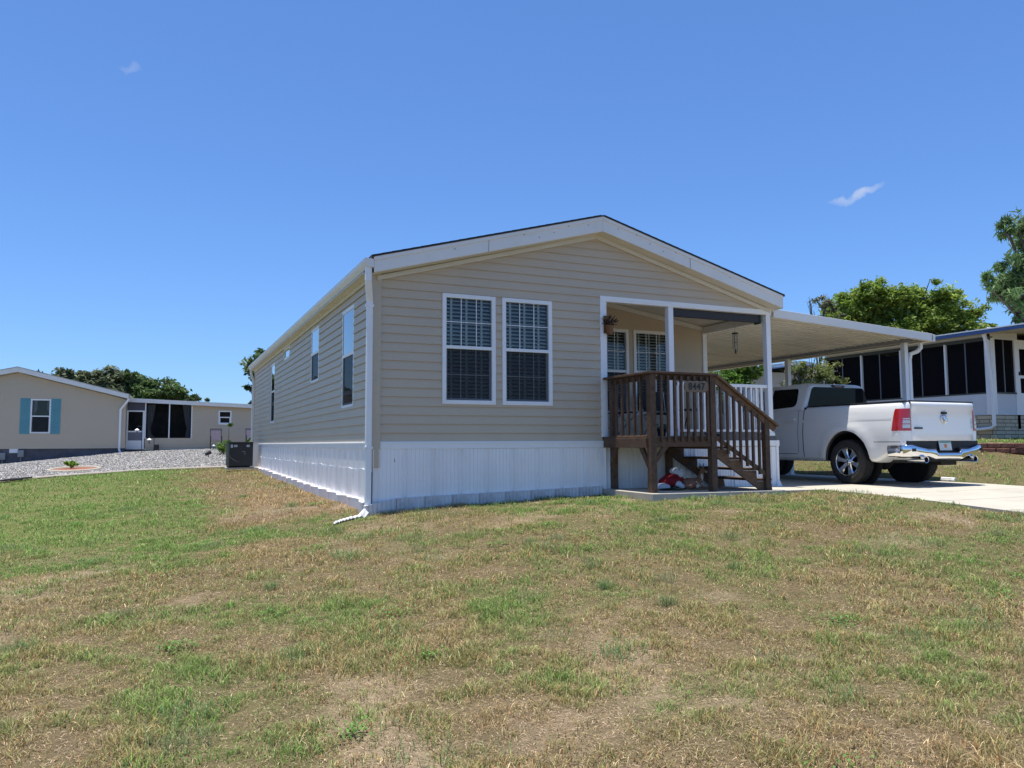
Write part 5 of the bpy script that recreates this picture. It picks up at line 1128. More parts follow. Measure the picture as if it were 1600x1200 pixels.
for (a, b) in ((-8.23, -7.86), (-7.095, -6.73)):
    mb = MB(); mb.box(a, b, LY-.045, LY-.015, .46, 1.98); sh_ = mb.build('window_shutter', TEAL, lh, bevel=.006)
    mb = MB(); [mb.box(a+.06, b-.06, LY-.055, LY-.045, z, z+.03) for z in np.arange(.54, 1.16, .055)]; [mb.box(a+.06, b-.06, LY-.055, LY-.045, z, z+.03) for z in np.arange(1.28, 1.90, .055)]
    mb.build('louvre_slats', TEAL, sh_)
mb = MB(); ds(mb, [(-4.10, LY-.2, 2.03), (-4.15, LY-.2, 1.92), (-4.42, LY-.06, 1.55), (-4.42, LY-.06, -.25), (-4.35, LY-.2, -.38), (-4.1, LY-.45, -.42)], .09, .08); mb.build('downspout', WHITE, lh)
mb = MB(); mb.box(-8.56, -8.24, LY-.02, LY+.03, -.34, -.15); mb.build('vent_panel', WHITE, lh)
for (x0, x1, z0, z1, nm_) in ((-8.90, -8.68, -.62, -.33, 'utility_box'), (-8.24, -8.02, -.52, -.22, 'utility_box')):
    mb = MB(); mb.box(x0, x1, LY-.14, LY+.03, z0, z1); mb.tube([((x0+x1)/2, LY-.06, z0), ((x0+x1)/2, LY-.06, -.95)], .025, 8); mb.build(nm_, mat('utility_grey', (.26, .27, .27), .6), lh, bevel=.01)
# extension
EY = 29.0; EX1 = 3.2
ex = thing('home_extension', (-1, 31, -.3), 'long low tan extension with a screened room and flat sloping white roof edge', 'building')
ez = lambda x: 2.10+(x+4.28)*(-.0385)
mb = MB(); siding(mb, (-2.45+1.0, EY, 0), (1, 0, 0), (0, -1, 0), -.25, 1.86, lambda z: 0, lambda z: EX1+1.45, [(-.259+1.45, .304+1.45, .945, 1.586)], lip=.026)
siding(mb, (-3.42, EY, 0), (1, 0, 0), (0, -1, 0), -.25, .29, lambda z: 0, lambda z: 1.97); mb.build('extension_siding', SID2, ex)
mb = MB(); mb.box(-3.4, -.259, EY+.01, EY+.08, -.3, .28); mb.box(-1.44, -.259, EY+.01, EY+.08, .28, 1.86); mb.box(.304, EX1, EY+.01, EY+.08, -.3, 1.86); mb.box(-.259, .304, EY+.01, EY+.08, -.3, .945); mb.box(-.259, .304, EY+.01, EY+.08, 1.586, 1.86)
mb.box(EX1-.1, EX1, EY, EY+5, -.5, 1.86); mb.build('wall_core', TANTRIM, ex)
mb = MB(); mb.box(-4.2, EX1-.05, EY+.02, EY+5, -.9, -.25); mb.build('extension_base', skirt_m, ex)
mb = MB(); mb.prism([(-4.28, ez(-4.28)-.16), (EX1+.2, ez(EX1)-.16), (EX1+.2, ez(EX1)), (-4.28, ez(-4.28))], 1, EY-.25, EY-.20); mb.build('fascia', FASCIA, ex)
mb = MB(); mb.prism([(-4.28, ez(-4.28)-.03), (EX1+.2, ez(EX1)-.03), (EX1+.2, ez(EX1)+.02), (-4.28, ez(-4.28)+.02)], 1, EY-.26, EY+5); mb.build('flat_roof', FASCIA, ex)
window(ex, (0, EY, 0), (1, 0, 0), (0, -1, 0), -.259, .304, .945, 1.586, muntins=False, shutters=False, depth=.5, screen=False)
for (a, b) in ((-3.40, -2.44), (-2.40, -1.45)):
    mb = MB(); mb.quad((a, EY+.03, .30), (b, EY+.03, .30), (b, EY+.03, 1.86), (a, EY+.03, 1.86)); mb.build('screen_panel', screen_mat('light_screen', .55, (.012, .013, .012)), ex)
mb = MB(); [mb.box(x-.025, x+.025, EY-.02, EY+.06, .28, 1.9) for x in (-3.43,)]; mb.build('mullion', WHITE, ex)
for x in (-2.42, -1.45): mb = MB(); mb.box(x-.025, x+.025, EY-.02, EY+.06, .28, 1.9); mb.build('mullion', WHITE, ex)
mb = MB(); mb.box(-4.2, -3.45, EY-.01, EY+.05, 1.55, 2.0); mb.build('transom_panel', screen_mat('transom_screen', .95, (.12, .12, .15)), ex)
mb = MB(); 
for (a, b, c, d) in ((-4.22, -4.14, -.22, 1.56), (-3.54, -3.45, -.22, 1.56), (-4.14, -3.54, 1.50, 1.56), (-4.14, -3.54, .56, .62), (-4.14, -3.54, -.22, .18)): mb.box(a, b, EY-.02, EY+.03, c, d)
dr2 = mb.build('screen_door', WHITE, ex)
mb = MB(); mb.quad((-4.14, EY, .62), (-3.54, EY, .62), (-3.54, EY, 1.5), (-4.14, EY, 1.5)); mb.build('door_screen', screen_mat('door_screen_m', .6, (.02, .02, .02)), dr2)
mb = MB(); mb.box(-4.14, -3.54, EY-.01, EY+.01, .18, .56); mb.build('kick_panel', mat('grey_kick', (.17, .18, .22), .6), dr2)
mb = MB(); mb.box(-4.2, -1.4, EY+.9, EY+.95, -.2, 1.95); mb.box(-4.2, -4.15, EY, EY+.95, -.2, 2.0); mb.box(-1.45, -1.40, EY+.1, EY+.95, -.2, 1.95); mb.build('inner_wall', mat('screen_room_dark', (.035, .035, .03), .9, var=.6, scale=2), ex)
for (a, dr_) in ((-3.36, 1), (-1.50, -1)):
    mb = MB(); vs = []; n = 14
    for i in range(n+1):
        t_ = i/n
        for z in (1.84, 1.2, .75, .32):
            w__ = {1.84: .36, 1.2: .26, .75: .16, .32: .22}[z]; vs.append((a+dr_*t_*w__, EY+.14+.02*math.sin(t_*22), z))
    mb.add(vs, [(4*i+j, 4*i+4+j, 4*i+5+j, 4*i+1+j) for i in range(n) for j in range(3)], 0, True); mb.build('curtain', MATS['grey_curtain'], ex)
# patio bits in front of the extension
def metal_chair(x, y, label):
    z = g1(x, y)+.02; t = thing('patio_chair', (x, y, z), label, 'chair', 'brown patio chairs by the extension'); m1 = mat('brown_chair_frame', (.05, .03, .035), .5); m2 = mat('mauve_sling', (.16, .14, .17), .8)
    for s in (-.24, .24):
        mb = MB(); mb.tube([(s, .28, 0), (s, .10, .42), (s, .26, .96)], .016, 8); mb.build('back_post', m1, t, local=True)
        mb = MB(); mb.tube([(s, -.25, 0), (s, -.22, .62), (s, .20, .62)], .016, 8); mb.build('arm_leg', m1, t, local=True)
    mb = MB(); mb.tube([(-.24, .26, .96), (.24, .26, .96)], .018, 8); mb.build('top_rail', m1, t, local=True)
    mb = MB(); mb.quad((-.22, .12, .46), (.22, .12, .46), (.22, .25, .93), (-.22, .25, .93)); mb.build('back_sling', m2, t, local=True)
    mb = MB(); mb.quad((-.22, -.22, .43), (.22, -.22, .43), (.22, .12, .42), (-.22, .12, .42)); mb.build('seat_sling', m2, t, local=True)
metal_chair(-.42, 27.9, 'brown framed patio chair by the extension wall, left of the leafy plant'); metal_chair(1.15, 27.9, 'brown framed patio chair by the extension wall, partly hidden by the tan home corner')
z = g1(-2.92, 28.7); mb = MB(); mb.lathe([(0, 0), (.10, 0), (.10, .30), (.085, .31), (0, .31)], (-2.92, 28.7, z+.02), 2, 14); mb.build('black_canister', BLACK, loc=(-2.92, 28.7, z), label='black upright canister against the extension wall below the screened room', category='canister')
def hook(x, y, h, label):
    z = g1(x, y); t = thing('bird_feeder', (x, y, z), label, 'bird feeder', 'bird feeders on shepherd hooks')
    mb = MB(); mb.tube([(0, 0, 0), (0, 0, h), (-.04, 0, h+.10), (-.12, 0, h+.12), (-.19, 0, h+.06), (-.19, 0, h)], .012, 8); mb.build('hook_pole', BLACK, t, local=True)
    mb = MB(); mb.lathe([(0, h+.02), (.03, h), (.10, h-.06), (.10, h-.075), (0, h-.075)], (-.19, 0, 0), 2, 16); mb.build('white_cap', WHITE, t, local=True)
    mb = MB(); mb.lathe([(0, h-.08), (.03, h-.08), (.03, h-.20), (.045, h-.21), (.045, h-.23), (0, h-.25)], (-.19, 0, 0), 2, 12); mb.build('seed_tube', mat('seed_grey', (.15, .16, .16), .5), t, local=True)
hook(-3.50, 26.5, 1.08, 'white capped bird feeder on a hook, in front of the screen door'); hook(-3.02, 27.2, .62, 'lower white capped bird feeder on a hook, right of the screen door')
z = g1(-1.0, 22.5); t = thing('garden_spotlight', (-1.0, 22.5, z), 'small black garden spotlight standing in the gravel near the lawn edge', 'spotlight')
mb = MB(); mb.tube([(0, 0, 0), (0, 0, .14)], .015, 8); mb.build('stake', BLACK, t, local=True); mb = MB(); mb.tube([(-.12, 0, .15), (.02, .0, .21), (.10, 0, .25)], [.05, .075, .08], 12); mb.build('lamp_head', BLACK, t, local=True)
z = g1(-.55, 27.2); t = thing('solar_light', (-.55, 27.2, z), 'small white topped solar stake light near the left patio chair', 'garden light'); mb = MB(); mb.tube([(0, 0, 0), (0, 0, .2)], .012, 6); mb.build('stake', BLACK, t, local=True); mb = MB(); mb.lathe([(0, .2), (.06, .2), (.07, .24), (0, .28)], n=12); mb.build('lamp_cap', WHITE, t, local=True)
# planting ring with red mulch
bx0, by0 = -5.2, 17.8
mb = MB(); n = 40; vs = [(bx0, by0, g1(bx0, by0)+.09)]
for rr_, dz in ((.6, .075), (1.0, .05)): vs += [(bx0+rr_*.66*math.cos(2*math.pi*i/n), by0+rr_*1.25*math.sin(2*math.pi*i/n), g1(bx0+rr_*.66*math.cos(2*math.pi*i/n), by0+rr_*1.25*math.sin(2*math.pi*i/n))+dz) for i in range(n)]
mb.add(vs, [(0, 1+i, 1+(i+1) % n) for i in range(n)]+[(1+i, 1+n+i, 1+n+(i+1) % n, 1+(i+1) % n) for i in range(n)], 0, True)
mb.build('mulch_bed', mat('red_mulch', (.16, .045, .025), .95, col2=(.36, .14, .08), scale=30, bump=1, bscale=60), kind='structure')
eb = thing('bed_border', (bx0, by0, -.9), 'curved pale concrete border ring around the red mulch bed', 'garden border')
mb = MB(); P_ = [(bx0+.70*math.cos(2*math.pi*i/48), by0+1.30*math.sin(2*math.pi*i/48), g1(bx0+.70*math.cos(2*math.pi*i/48), by0+1.30*math.sin(2*math.pi*i/48))+.04) for i in range(49)]; mb.tube(P_, .06, 8); mb.build('ring', mat('pale_border', (.38, .34, .27), .9, var=.1, bump=.5), eb)
# gravel edge kerb
mb = MB(); P_ = []
for x in np.arange(-13, 3.3, .4): yy = float(edge_y(x)); P_.append((x, yy, g1(x, yy)+.03))
mb.tube(P_, .05, 8, flat=.8); mb.build('lawn_kerb', mat('edge_strip', (.42, .37, .31), .9, var=.15, bump=.5, scale=8), kind='structure')
for i, (x, y, a, lb) in enumerate(((-5.85, 11.9, 1.25, 'dark wooden plank lying on the gravel edge at far left'), (-6.0, 11.3, 1.18, 'thin dark plank lying nearer the lawn at far left, beside the other plank'))):
    z = g1(x, y); mb = MB(); d = Vector((math.cos(a), math.sin(a), 0))*.55; c = Vector((x, y, z+.07)); mb.beam(c-d, c+d, .10, .035); mb.build('wooden_plank', mat('dark_plank', (.06, .05, .045), .8), loc=(x, y, z), label=lb, category='plank', group='planks on the gravel edge')
# ------------------------------------------------------------------ foliage
LEAF = attr_mat('leaf', .55, .35, spec=.35); BARK = mat('bark', (.10, .085, .07), .95, var=.4, scale=6, stretch=(3, 3, .6), bump=1, bscale=20)
def leaf_cloud(blobs, n, size, c1, c2, seed, aspect=1.6, droop=0., clump=.34, fill=.35, jitter_d=0., c3=None):
    """many leaf faces gathered in sub-clumps spread through each blob"""
    rg = np.random.default_rng(seed); B = np.array(blobs, float); wts = B[:, 3]**2; wts = wts/wts.sum()
    nc = max(8, int(n/70)); bi = rg.choice(len(B), nc, p=wts); d = rg.normal(size=(nc, 3)); d /= np.linalg.norm(d, axis=1)[:, None]
    rad = np.where(rg.random(nc) < fill, rg.random(nc)**.5*.8, rg.uniform(.72, 1.06, nc)); cc = B[bi, :3]+d*(rad*B[bi, 3])[:, None]*np.array([1, 1.15, .92])
    cr_ = B[bi, 3]*clump*rg.uniform(.45, 1.15, nc); shade = rg.uniform(.72, 1.25, nc); hue = rg.random(nc)
    ci = rg.integers(0, nc, n); off = rg.normal(size=(n, 3))*.52; P = cc[ci]+off*cr_[ci][:, None]*np.array([1.1, 1.1, .72])
    t = rg.normal(size=(n, 3)); t[:, 2] = t[:, 2]*.6-droop; t /= np.linalg.norm(t, axis=1)[:, None]
    nn = rg.normal(size=(n, 3)); nn[:, 2] = abs(nn[:, 2])+.5; b = np.cross(t, nn); b /= np.linalg.norm(b, axis=1)[:, None]+1e-9
    s = size*rg.uniform(.6, 1.35, n)[:, None]; L = t*s*.5*aspect; W = b*s*.5/aspect*1.2
    mid = np.cross(b, t)*s*.10
    V = np.stack([P-L, P-W+mid, P+L, P+W+mid], 1).reshape(-1, 3); F = np.arange(4*n).reshape(n, 4)
    c1, c2 = np.array(c1), np.array(c2); k = np.clip(hue[ci]*.7+rg.random(n)*.3, 0, 1)[:, None]; col = (c1*(1-k)+c2*k)*(shade[ci]*rg.uniform(.8, 1.2, n))[:, None]
    if c3 is not None: m_ = rg.random(n) < .12; col[m_] = np.array(c3)*rg.uniform(.7, 1.2, (m_.sum(), 1))
    return V, F, np.repeat(col, 4, 0)
def tree(name, label, base, blobs, n, size, c1, c2, seed, trunk_r=.25, kind='tree', droop=0., aspect=1.6, clump=.34, group=None, fill=.35, c3=None, bare=0, limb_r=.35, stems=1):
    rg = random.Random(seed); t = thing(name, base, label, kind, group); B = [Vector(b[:3]) for b in blobs]; base = Vector(base)
    top = sum(B, Vector())/len(B); mb = MB()
    for s_ in range(stems):
        o = Vector((rg.uniform(-.25, .25), rg.uniform(-.25, .25), 0))*(stems > 1)*trunk_r*6; fork = base.lerp(top, .45)+o*1.2
        mb.tube([base+o*.4-Vector((0, 0, .15)), base.lerp(fork, .5)+Vector((rg.uniform(-.1, .1), rg.uniform(-.1, .1), 0)), fork], [trunk_r*1.25, trunk_r*.9, trunk_r*.7], 10)
        for i, b in enumerate(B):
            if stems > 1 and i % stems != s_: continue
            m1 = fork.lerp(b, .5)+Vector((rg.uniform(-.3, .3), rg.uniform(-.3, .3), rg.uniform(0, .3)))*blobs[i][3]*.6
            mb.tube([fork, m1, b], [trunk_r*limb_r*1.3, trunk_r*limb_r*.8, trunk_r*limb_r*.35], 7)
            for k in range(3+bare):
                e_ = b+Vector((rg.gauss(0, 1), rg.gauss(0, 1), rg.gauss(.25, 1))).normalized()*blobs[i][3]*rg.uniform(.7, 1.1); mb.tube([m1.lerp(b, rg.uniform(.2, 1)), (b+e_)/2+Vector((0, 0, .05)), e_], [trunk_r*limb_r*.35, trunk_r*limb_r*.2, trunk_r*.04], 5)
    mb.build('trunk', BARK, t); V, F, col = leaf_cloud(blobs, n, size, c1, c2, seed, aspect, droop, clump, fill, c3=c3)
    np_mesh('crown', V, F, LEAF, col, t, off=tuple(base)); return t
def around(blobs, k, seed, spread=1.0):     # extra depth behind the outline facing the lawn
    rg = random.Random(seed); out = list(blobs)
    for b in blobs:
        for _ in range(k): out.append((b[0]+rg.uniform(-.2, .2)*b[3]+.41*rg.uniform(.3, 1.6)*b[3]*spread, b[1]+.9*rg.uniform(.3, 1.6)*b[3]*spread, b[2]-rg.uniform(0, .3)*b[3], b[3]*rg.uniform(.8, 1)))
    return out
DG1, DG2 = (.10, .13, .068), (.25, .28, .165)
tree('oak_tree', 'dark oak tree behind the left home, nearest its gable peak', (-10.2, 59, -.5), around([(-11.66, 59.12, 4.8, .9), (-10.6, 58.6, 5.2, .8), (-9.6, 58.39, 5.15, .85), (-11.0, 59, 3.8, 1.2), (-9.3, 58.5, 4.0, 1.2), (-10.1, 58.5, 5.6, .35), (-8.9, 58, 5.35, .4)], 1, 1), 12000, .24, DG1, DG2, 1, .3, group='oaks beyond the left home', clump=.4)
tree('oak_tree', 'broad dark oak tree behind the middle of the left home roof slope', (-7.0, 57.5, -.5), around([(-8.3, 57.7, 4.8, .9), (-7.2, 57.1, 4.9, .9), (-6.3, 57, 5.2, .8), (-7.6, 57.5, 3.8, 1.2), (-6.2, 57, 4.0, 1.2), (-6.8, 57, 5.6, .4), (-7.8, 57, 5.45, .35)], 1, 2), 13000, .24, DG1, DG2, 2, .3, group='oaks beyond the left home', clump=.4)
tree('oak_tree', 'greener oak tree above the screened room roof', (-3.6, 55.5, -.4), around([(-5.0, 56.2, 4.9, .9), (-4.0, 55.7, 4.5, .9), (-3.0, 55.3, 4.2, 1.0), (-2.2, 55.0, 4.0, .9), (-5.2, 56, 5.5, .4), (-3.8, 55.7, 3.6, 1.4), (-1.6, 54.7, 3.6, .8)], 1, 3), 14000, .22, (.07, .125, .035), (.15, .23, .08), 3, .3, group='oaks beyond the left home', clump=.38)
tree('small_tree', 'small feathery tree tip showing over the extension roof', (.3, 54, -.3), [(.1, 54, 3.2, .5), (-.5, 54.2, 3.5, .45), (.7, 54, 2.8, .5)], 900, .2, (.06, .09, .04), (.11, .15, .07), 4, .1)
tree('garden_tree', 'feathery green tree emerging behind the rear corner of the tan home', (4.6, 50, -.3), around([(3.9, 49.97, 6.0, 1.15), (3.25, 50.27, 5.6, .6), (3.9, 50.13, 4.5, .85), (3.0, 50.43, 4.35, .42), (3.9, 50.29, 2.9, .7), (5.2, 50, 6.4, 1.2), (5.2, 50, 4.6, 1.2)], 0, 5), 5200, .24, (.08, .14, .05), (.22, .29, .12), 5, .2, clump=.42, fill=.5)
BG1, BG2 = (.13, .215, .03), (.34, .44, .085)
T3 = [(29.67, 18.37, 7.0, .85), (30.5, 17.9, 7.55, .8), (31.1, 17.7, 7.2, .8), (31.94, 17.34, 7.2, .9), (32.7, 17, 7.3, .6), (33.14, 16.77, 7.5, .85), (33.9, 16.5, 7.1, .8), (34.5, 16.2, 7.1, .75), (35.43, 15.82, 6.5, .65), (28.79, 18.84, 6.2, .75), (30.3, 18.17, 6.1, 1.1), (31.82, 17.5, 6.0, 1.1), (33.33, 16.82, 6.0, 1.1), (34.85, 16.15, 5.7, 1.0), (36.0, 15.6, 5.7, .5), (28.2, 19.2, 5.5, .6), (32, 17.6, 4.6, 1.5), (34.3, 16.6, 4.4, 1.4), (29.8, 18.6, 4.8, 1.1)]
tree('broadleaf_tree', 'large bright green leafy tree rising behind the carport and neighbour roof', (32, 18.5, .1), around(T3, 1, 7, .9), 62000, .14, BG1, BG2, 7, .35, clump=.40, fill=.3)
tree('sapling', 'thin sparse leafed sapling top above the carport roof', (24.2, 15.6, 0), [(23.95, 15.5, 6.2, .35), (24.5, 15.25, 6.4, .4), (24.1, 15.4, 5.6, .4), (24.9, 15, 5.7, .35)], 420, .11, (.10, .12, .06), (.2, .2, .12), 8, .07, bare=7, limb_r=.5, clump=.6)
T4 = [(21.45, 4.52, 6.5, .50), (21.1, 4.66, 6.4, .25), (21.36, 4.68, 5.15, .55), (20.95, 4.9, 4.95, .42), (21.56, 4.65, 4.5, .58), (21.15, 4.86, 4.45, .34), (20.62, 5.07, 4.8, .20), (21.67, 4.65, 3.95, .34), (22.6, 4.3, 5.0, 1.0), (22.6, 4.2, 6.3, 1.0), (23.8, 4, 5.5, 1.3), (23.8, 4, 6.9, 1.1)]
tree('shade_tree', 'drooping dark leaved shade tree reaching in over the blue roof edge at far right', (24.6, 4.6, 0), T4, 19000, .13, (.09, .17, .055), (.22, .33, .13), 9, .22, droop=.9, aspect=2.6, clump=.36, fill=.4)
T5 = [(15.27, 7.67, 2.16, .40), (15.72, 7.45, 2.36, .48), (16.18, 7.27, 2.06, .46), (15.56, 7.58, 1.66, .48), (16.11, 7.35, 1.46, .44), (16.5, 7.13, 1.76, .26), (15.2, 7.77, 1.37, .36), (16.5, 7.16, 1.26, .24), (15.67, 7.59, .97, .44), (15.0, 7.86, 1.77, .24), (15.6, 7.6, .5, .4)]
tree('crape_shrub', 'tall multi stemmed shrub of mixed green and silvery leaves behind the truck cab', (15.7, 7.6, -.1), around(T5, 1, 3, 1.0), 9500, .065, (.09, .15, .03), (.26, .29, .08), 10, .05, kind='shrub', clump=.5, fill=.5, c3=(.42, .38, .36), bare=4, stems=3, limb_r=.6)
T6 = [(24.73, 23.11, 3.2, .6), (25.51, 22.73, 3.5, .75), (26.3, 22.35, 3.9, .7), (25.9, 22.5, 3.0, .7), (25.06, 23.01, 2.5, .9), (25.7, 22.6, 2, 1.0), (24.4, 23.2, 2.0, .8)]
tree('garden_tree', 'bright green bushy tree seen under the carport between the porch posts', (26.2, 22.6, 0), around(T6, 1, 6), 15000, .12, (.055, .13, .015), (.15, .26, .04), 11, .15, clump=.42)
tree('pale_tree', 'pale hazy leafed tree seen low under the carport beside the rear porch post', (23.6, 25.5, 0), [(23.5, 25.4, 2.6, 1.1), (22.8, 25.8, 1.8, 1.1), (24.3, 25, 1.7, 1.0), (23, 25.7, 3.3, .6)], 6000, .12, (.12, .18, .09), (.28, .34, .22), 12, .12, clump=.5, fill=.5)
def shrub(name, label, base, blobs, n, size, c1, c2, seed, cat='plant', **k):
    t = thing(name, base, label, cat); B = [Vector(b[:3]) for b in blobs]; mb = MB(); b0 = Vector(base)
    for b in B: mb.tube([b0, b0.lerp(b, .5)+Vector((.01, 0, .02)), b], [.014, .010, .005], 6)
    mb.build('stem', BARK, t); V, F, col = leaf_cloud(blobs, n, size, c1, c2, seed, **k); np_mesh('foliage', V, F, LEAF, col, t, off=base)
z = g1(-5.3, 17.8)+.09; shrub('bright_shrub', 'small bright lime green shrub in the middle of the red mulch bed', (-5.3, 17.8, z), [(-5.36, 17.75, z+.16, .09), (-5.24, 17.8, z+.20, .10), (-5.14, 17.9, z+.15, .09), (-5.25, 17.7, z+.10, .10)], 600, .055, (.12, .26, .02), (.30, .45, .05), 20, clump=.6)
z = g1(-.1, 24); shrub('leafy_plant', 'upright light green plant growing behind the black air conditioner', (-.15, 24, z), [(-.15, 24, z+.35+.22*i, .15-.014*i) for i in range(6)]+[(-.4, 24.1, z+.3, .2), (.05, 24, z+.35, .2)], 1300, .09, (.10, .20, .03), (.26, .38, .08), 21, clump=.6)
z = g1(.8, 24); shrub('low_plant', 'low green plant to the right of the upright plant behind the air conditioner', (.75, 24, z), [(.65, 24, z+.4, .22), (.95, 24, z+.45, .2), (.8, 24, z+.65, .12)], 700, .08, (.07, .14, .03), (.18, .26, .07), 22, clump=.6)
# distant house under the carport
fh = thing('far_house', (33, 30, 0), 'beige house with pale blue eave seen far under the carport roof', 'house')
mb = MB(); mb.box(32.0, 40, 28.6, 36, -.1, 4.55); mb.build('wall', mat('far_beige', (.52, .48, .38), .7, var=.08, scale=.6), fh)
mb = MB(); mb.prism([(31.2, 4.52), (36, 5.15), (40.8, 4.5), (40.8, 4.7), (36, 5.36), (31.2, 4.72)], 1, 28.1, 36.4); mb.build('roof', mat('far_roof', (.62, .66, .72), .5), fh)
mb = MB(); mb.prism([(31.2, 4.44), (36, 5.07), (40.8, 4.42), (40.8, 4.52), (36, 5.15), (31.2, 4.52)], 1, 28.05, 28.12); mb.build('eave_board', mat('pale_blue_board', (.22, .32, .5), .5), fh)
mb = MB(); ds(mb, [(31.3, 28.3, 4.45), (31.35, 28.35, 4.25), (32.0, 28.5, 3.5), (32.0, 28.5, 0)], .12, .1); mb.build('downspout', WHITE, fh)
# ------------------------------------------------------------------ grass
def blades(n, region, hgt, wid, seed, lean=.5, flat=False, clumpy=True):
    rg = np.random.default_rng(seed); X = region[0]+(region[1]-region[0])*rg.random(n); Y = region[2]+(region[3]-region[2])*rg.random(n); return X, Y, rg
GR = attr_mat('grass_blade', .6, .30, spec=.25)
allV = []; allC = []; nf = 0
def add_blades(X, Y, rg, h0, w0, flat=False):
    global nf
    ok = ~(is_slab(X, Y) | is_house(X, Y) | is_gravel(X, Y) | ((X > 13.8) & (X < 14.03) & (Y > -4.6) & (Y < 11.6)) | ((X > 17.95) & (Y > 3.2) & (Y < 17)) | ((np.abs(X+.62) < .38) & (np.abs(Y-13.4) < .45)))
    ok &= ~((X > -.14) & (X < 3.7) & (Y > -.09)) & ~((X > -.13) & (Y > -.05) & (Y < 15.6) & (X < 7.3))
    X, Y = X[ok], Y[ok]; g_, ba_ = fields(X, Y); tuft = .5*fbm(X, Y, 2.6, 55, 3)+.5*fbm(X, Y, 8.5, 58, 3); tuft2 = fbm(X, Y, 22, 66, 2)
    dens = np.clip(.55+g_*.5+(tuft-.5)*2.0+(tuft2-.5)*1.5, .12, 1)*(1-.72*ba_) if not flat else np.clip(.35+.9*(1-g_), 0, 1)
    keep = rg.random(len(X)) < dens; X, Y, g_, ba_, tuft = X[keep], Y[keep], g_[keep], ba_[keep], tuft[keep]; n = len(X)
    Z = gz(X, Y)-.004; tall = np.clip(.42+(tuft-.42)*3.0, .30, 1.6)
    wdx = fbm(X, Y, 2.2, 91, 2); an = rg.random(n)*2*np.pi; 
    if flat:
        h = h0*rg.uniform(.4, 1.5, n); lx, ly = np.cos(an)*h, np.sin(an)*h; lz_ = rg.uniform(.0, .35, n)*h
    else:
        h = h0*tall*rg.uniform(.45, 1.35, n); ln = rg.uniform(.3, 1.7, n); lx, ly, lz_ = np.cos(an)*h*ln*.75, np.sin(an)*h*ln*.75, h
    w_ = w0*rg.uniform(.6, 1.3, n)*(.7 if flat else 1); bx, by = -np.sin(an)*w_*.5, np.cos(an)*w_*.5
    tw = rg.uniform(-.9, .9, n); bz = w_*.5*tw
    P0 = np.stack([X-bx, Y-by, Z-(0 if not flat else 0)+(.008 if flat else 0)], 1); P1 = np.stack([X+bx, Y+by, Z+(.008 if flat else 0)], 1)
    mx, my, mz = X+lx*.38, Y+ly*.38, Z+lz_*(.62 if not flat else .7)+(.006 if flat else 0)
    P2 = np.stack([mx+bx*.8, my+by*.8, mz+bz*.4], 1); P3 = np.stack([mx-bx*.8, my-by*.8, mz-bz*.4], 1); P4 = np.stack([X+lx, Y+ly, Z+lz_*(.92 if not flat else .35)+(.004 if flat else 0)], 1)
    V = np.stack([P0, P1, P2, P3, P4], 1)
    r1 = rg.random(n); gp = np.clip(g_*1.0+(tuft-.5)*.8+rg.normal(size=n)*.16, 0, 1)[:, None]
    green = GREEN*(1-np.clip(1.18-g_*1.08, 0, 1))[:, None]+OLIVE*np.clip(1.18-g_*1.08, 0, 1)[:, None]
    gg = rg.random(n)[:, None]; green = green*(1-.25*gg)+np.array((.20, .27, .16))*.25*gg
    col = STRAW*(1-gp)+green*gp; straw = r1 < (.26-.20*g_); col[straw] = (np.array((.60, .47, .27))*rg.uniform(.45, 1.15, (n, 1)))[straw]; rus = (r1 > .88) & (g_ < .75); col[rus] = np.array((.42, .235, .10))
    if flat: col = np.array((.50, .385, .25))*rg.uniform(.3, 1.5, (n, 1))
    col = col*np.clip(rg.lognormal(.02, .36, (n, 1)), .35, 1.9); allV.append(V.reshape(-1, 3)); allC.append(np.repeat(col, 5, 0)); nf += n
CX, CY = CAM.x, CAM.y; fx_, fy_2 = math.sin(yaw), math.cos(yaw)
def fan(n, d0, d1, seed):      # points on the lawn between two distances ahead of the viewer's standing place
    rg = np.random.default_rng(seed); d = np.sqrt(d0**2+(d1**2-d0**2)*rg.random(n)); a = rg.uniform(-.66, .66, n); return CX+d*np.sin(yaw+a), CY+d*np.cos(yaw+a), rg
for (n, d0, d1, h, w_, sd_) in ((190000, 3.2, 6.5, .046, .0040, 1), (200000, 6.5, 11, .048, .0056, 2), (120000, 11, 16, .052, .0085, 3), (140000, 16, 27, .055, .013, 4)):
    X, Y, rg = fan(n, d0, d1, sd_); add_blades(X, Y, rg, h, w_)
for (n, d0, d1, h, w_, sd_) in ((90000, 3.2, 6.5, .035, .0030, 11), (70000, 6.5, 11, .04, .0042, 12), (20000, 11, 18, .045, .007, 13)):
    X, Y, rg = fan(n, d0, d1, sd_); add_blades(X, Y, rg, h, w_, True)
for (n, d0, d1, h, w_, sd_) in ((60000, 2.5, 9, .046, .008, 21), (70000, 9, 22, .052, .014, 22)):      # the lawn carries on to both sides
    rg = np.random.default_rng(sd_); d = np.sqrt(d0**2+(d1**2-d0**2)*rg.random(n)); a = rg.uniform(.64, 1.25, n)*np.where(rg.random(n) < .5, -1, 1); add_blades(CX+d*np.sin(yaw+a), CY+d*np.cos(yaw+a), rg, h, w_)
rg = np.random.default_rng(77)      # broad-leaved weeds and taller tufts
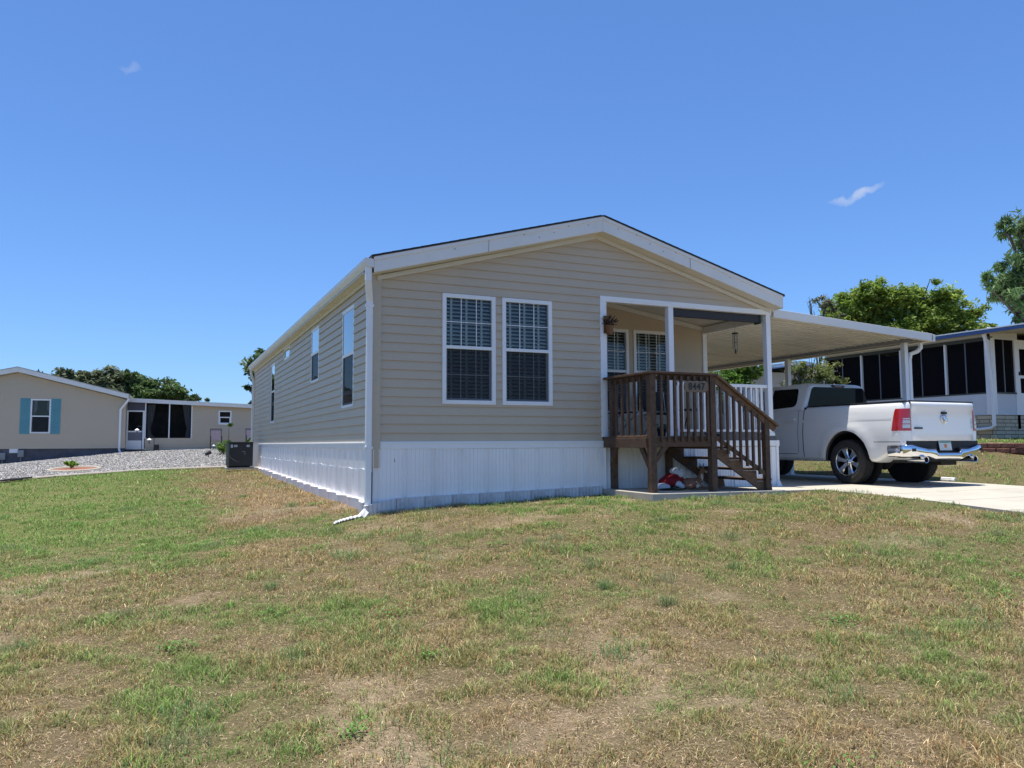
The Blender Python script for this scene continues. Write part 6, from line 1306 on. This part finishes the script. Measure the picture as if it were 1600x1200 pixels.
for i in range(170):
    d = math.sqrt(3.6**2+(15**2-3.6**2)*rg.random()); a = rg.uniform(-.62, .62); wx, wy = CX+d*math.sin(yaw+a), CY+d*math.cos(yaw+a)
    if is_slab(np.array([wx]), np.array([wy]))[0] or (wx > -.3 and wy > -.4 and wx < 7.4): continue
    k_ = int(rg.integers(40, 150)); sp_ = rg.uniform(.04, .16); X = wx+rg.normal(size=k_)*sp_; Y = wy+rg.normal(size=k_)*sp_*.8
    ok = ~((X > -.2) & (Y > -.15) & (X < 7.3)) & ~is_slab(X, Y); X, Y = X[ok], Y[ok]; k_ = len(X)
    if k_ == 0: continue
    Z = gz(X, Y); an = rg.random(k_)*2*np.pi; broad = i % 3 == 0
    L = rg.uniform(.5, 1.3, k_)*(.028 if broad else .085); W = (.013 if broad else .0042); hgt = rg.uniform(.01, .045, k_) if broad else 0*L
    lx, ly = np.cos(an)*L*(.9 if broad else .55), np.sin(an)*L*(.9 if broad else .55); lz_ = L*(.35 if broad else .85); bx, by = -np.sin(an)*W*.5, np.cos(an)*W*.5
    P0 = np.stack([X-bx*.5, Y-by*.5, Z+hgt], 1); P1 = np.stack([X+bx*.5, Y+by*.5, Z+hgt], 1); P2 = np.stack([X+lx*.5+bx, Y+ly*.5+by, Z+hgt+lz_*.7], 1); P3 = np.stack([X+lx*.5-bx, Y+ly*.5-by, Z+hgt+lz_*.7], 1); P4 = np.stack([X+lx, Y+ly, Z+hgt+lz_*.9], 1)
    c0 = np.array((.13, .27, .05)) if broad else (np.array((.17, .28, .10)) if i % 2 else np.array((.22, .27, .12)))
    allV.append(np.stack([P0, P1, P2, P3, P4], 1).reshape(-1, 3)); allC.append(np.repeat(c0*rg.uniform(.6, 1.3, (k_, 1)), 5, 0)); nf += k_
V = np.concatenate(allV); Cc = np.concatenate(allC); b = np.arange(nf)[:, None]*5
T = np.concatenate([b+np.array([[0, 1, 2]]), b+np.array([[0, 2, 3]]), b+np.array([[3, 2, 4]])], 0)
tag(np_mesh('grass', V, T, GR, Cc), 'patchy dry grass with green tufts covering the sloping lawn', 'grass', kind='stuff')
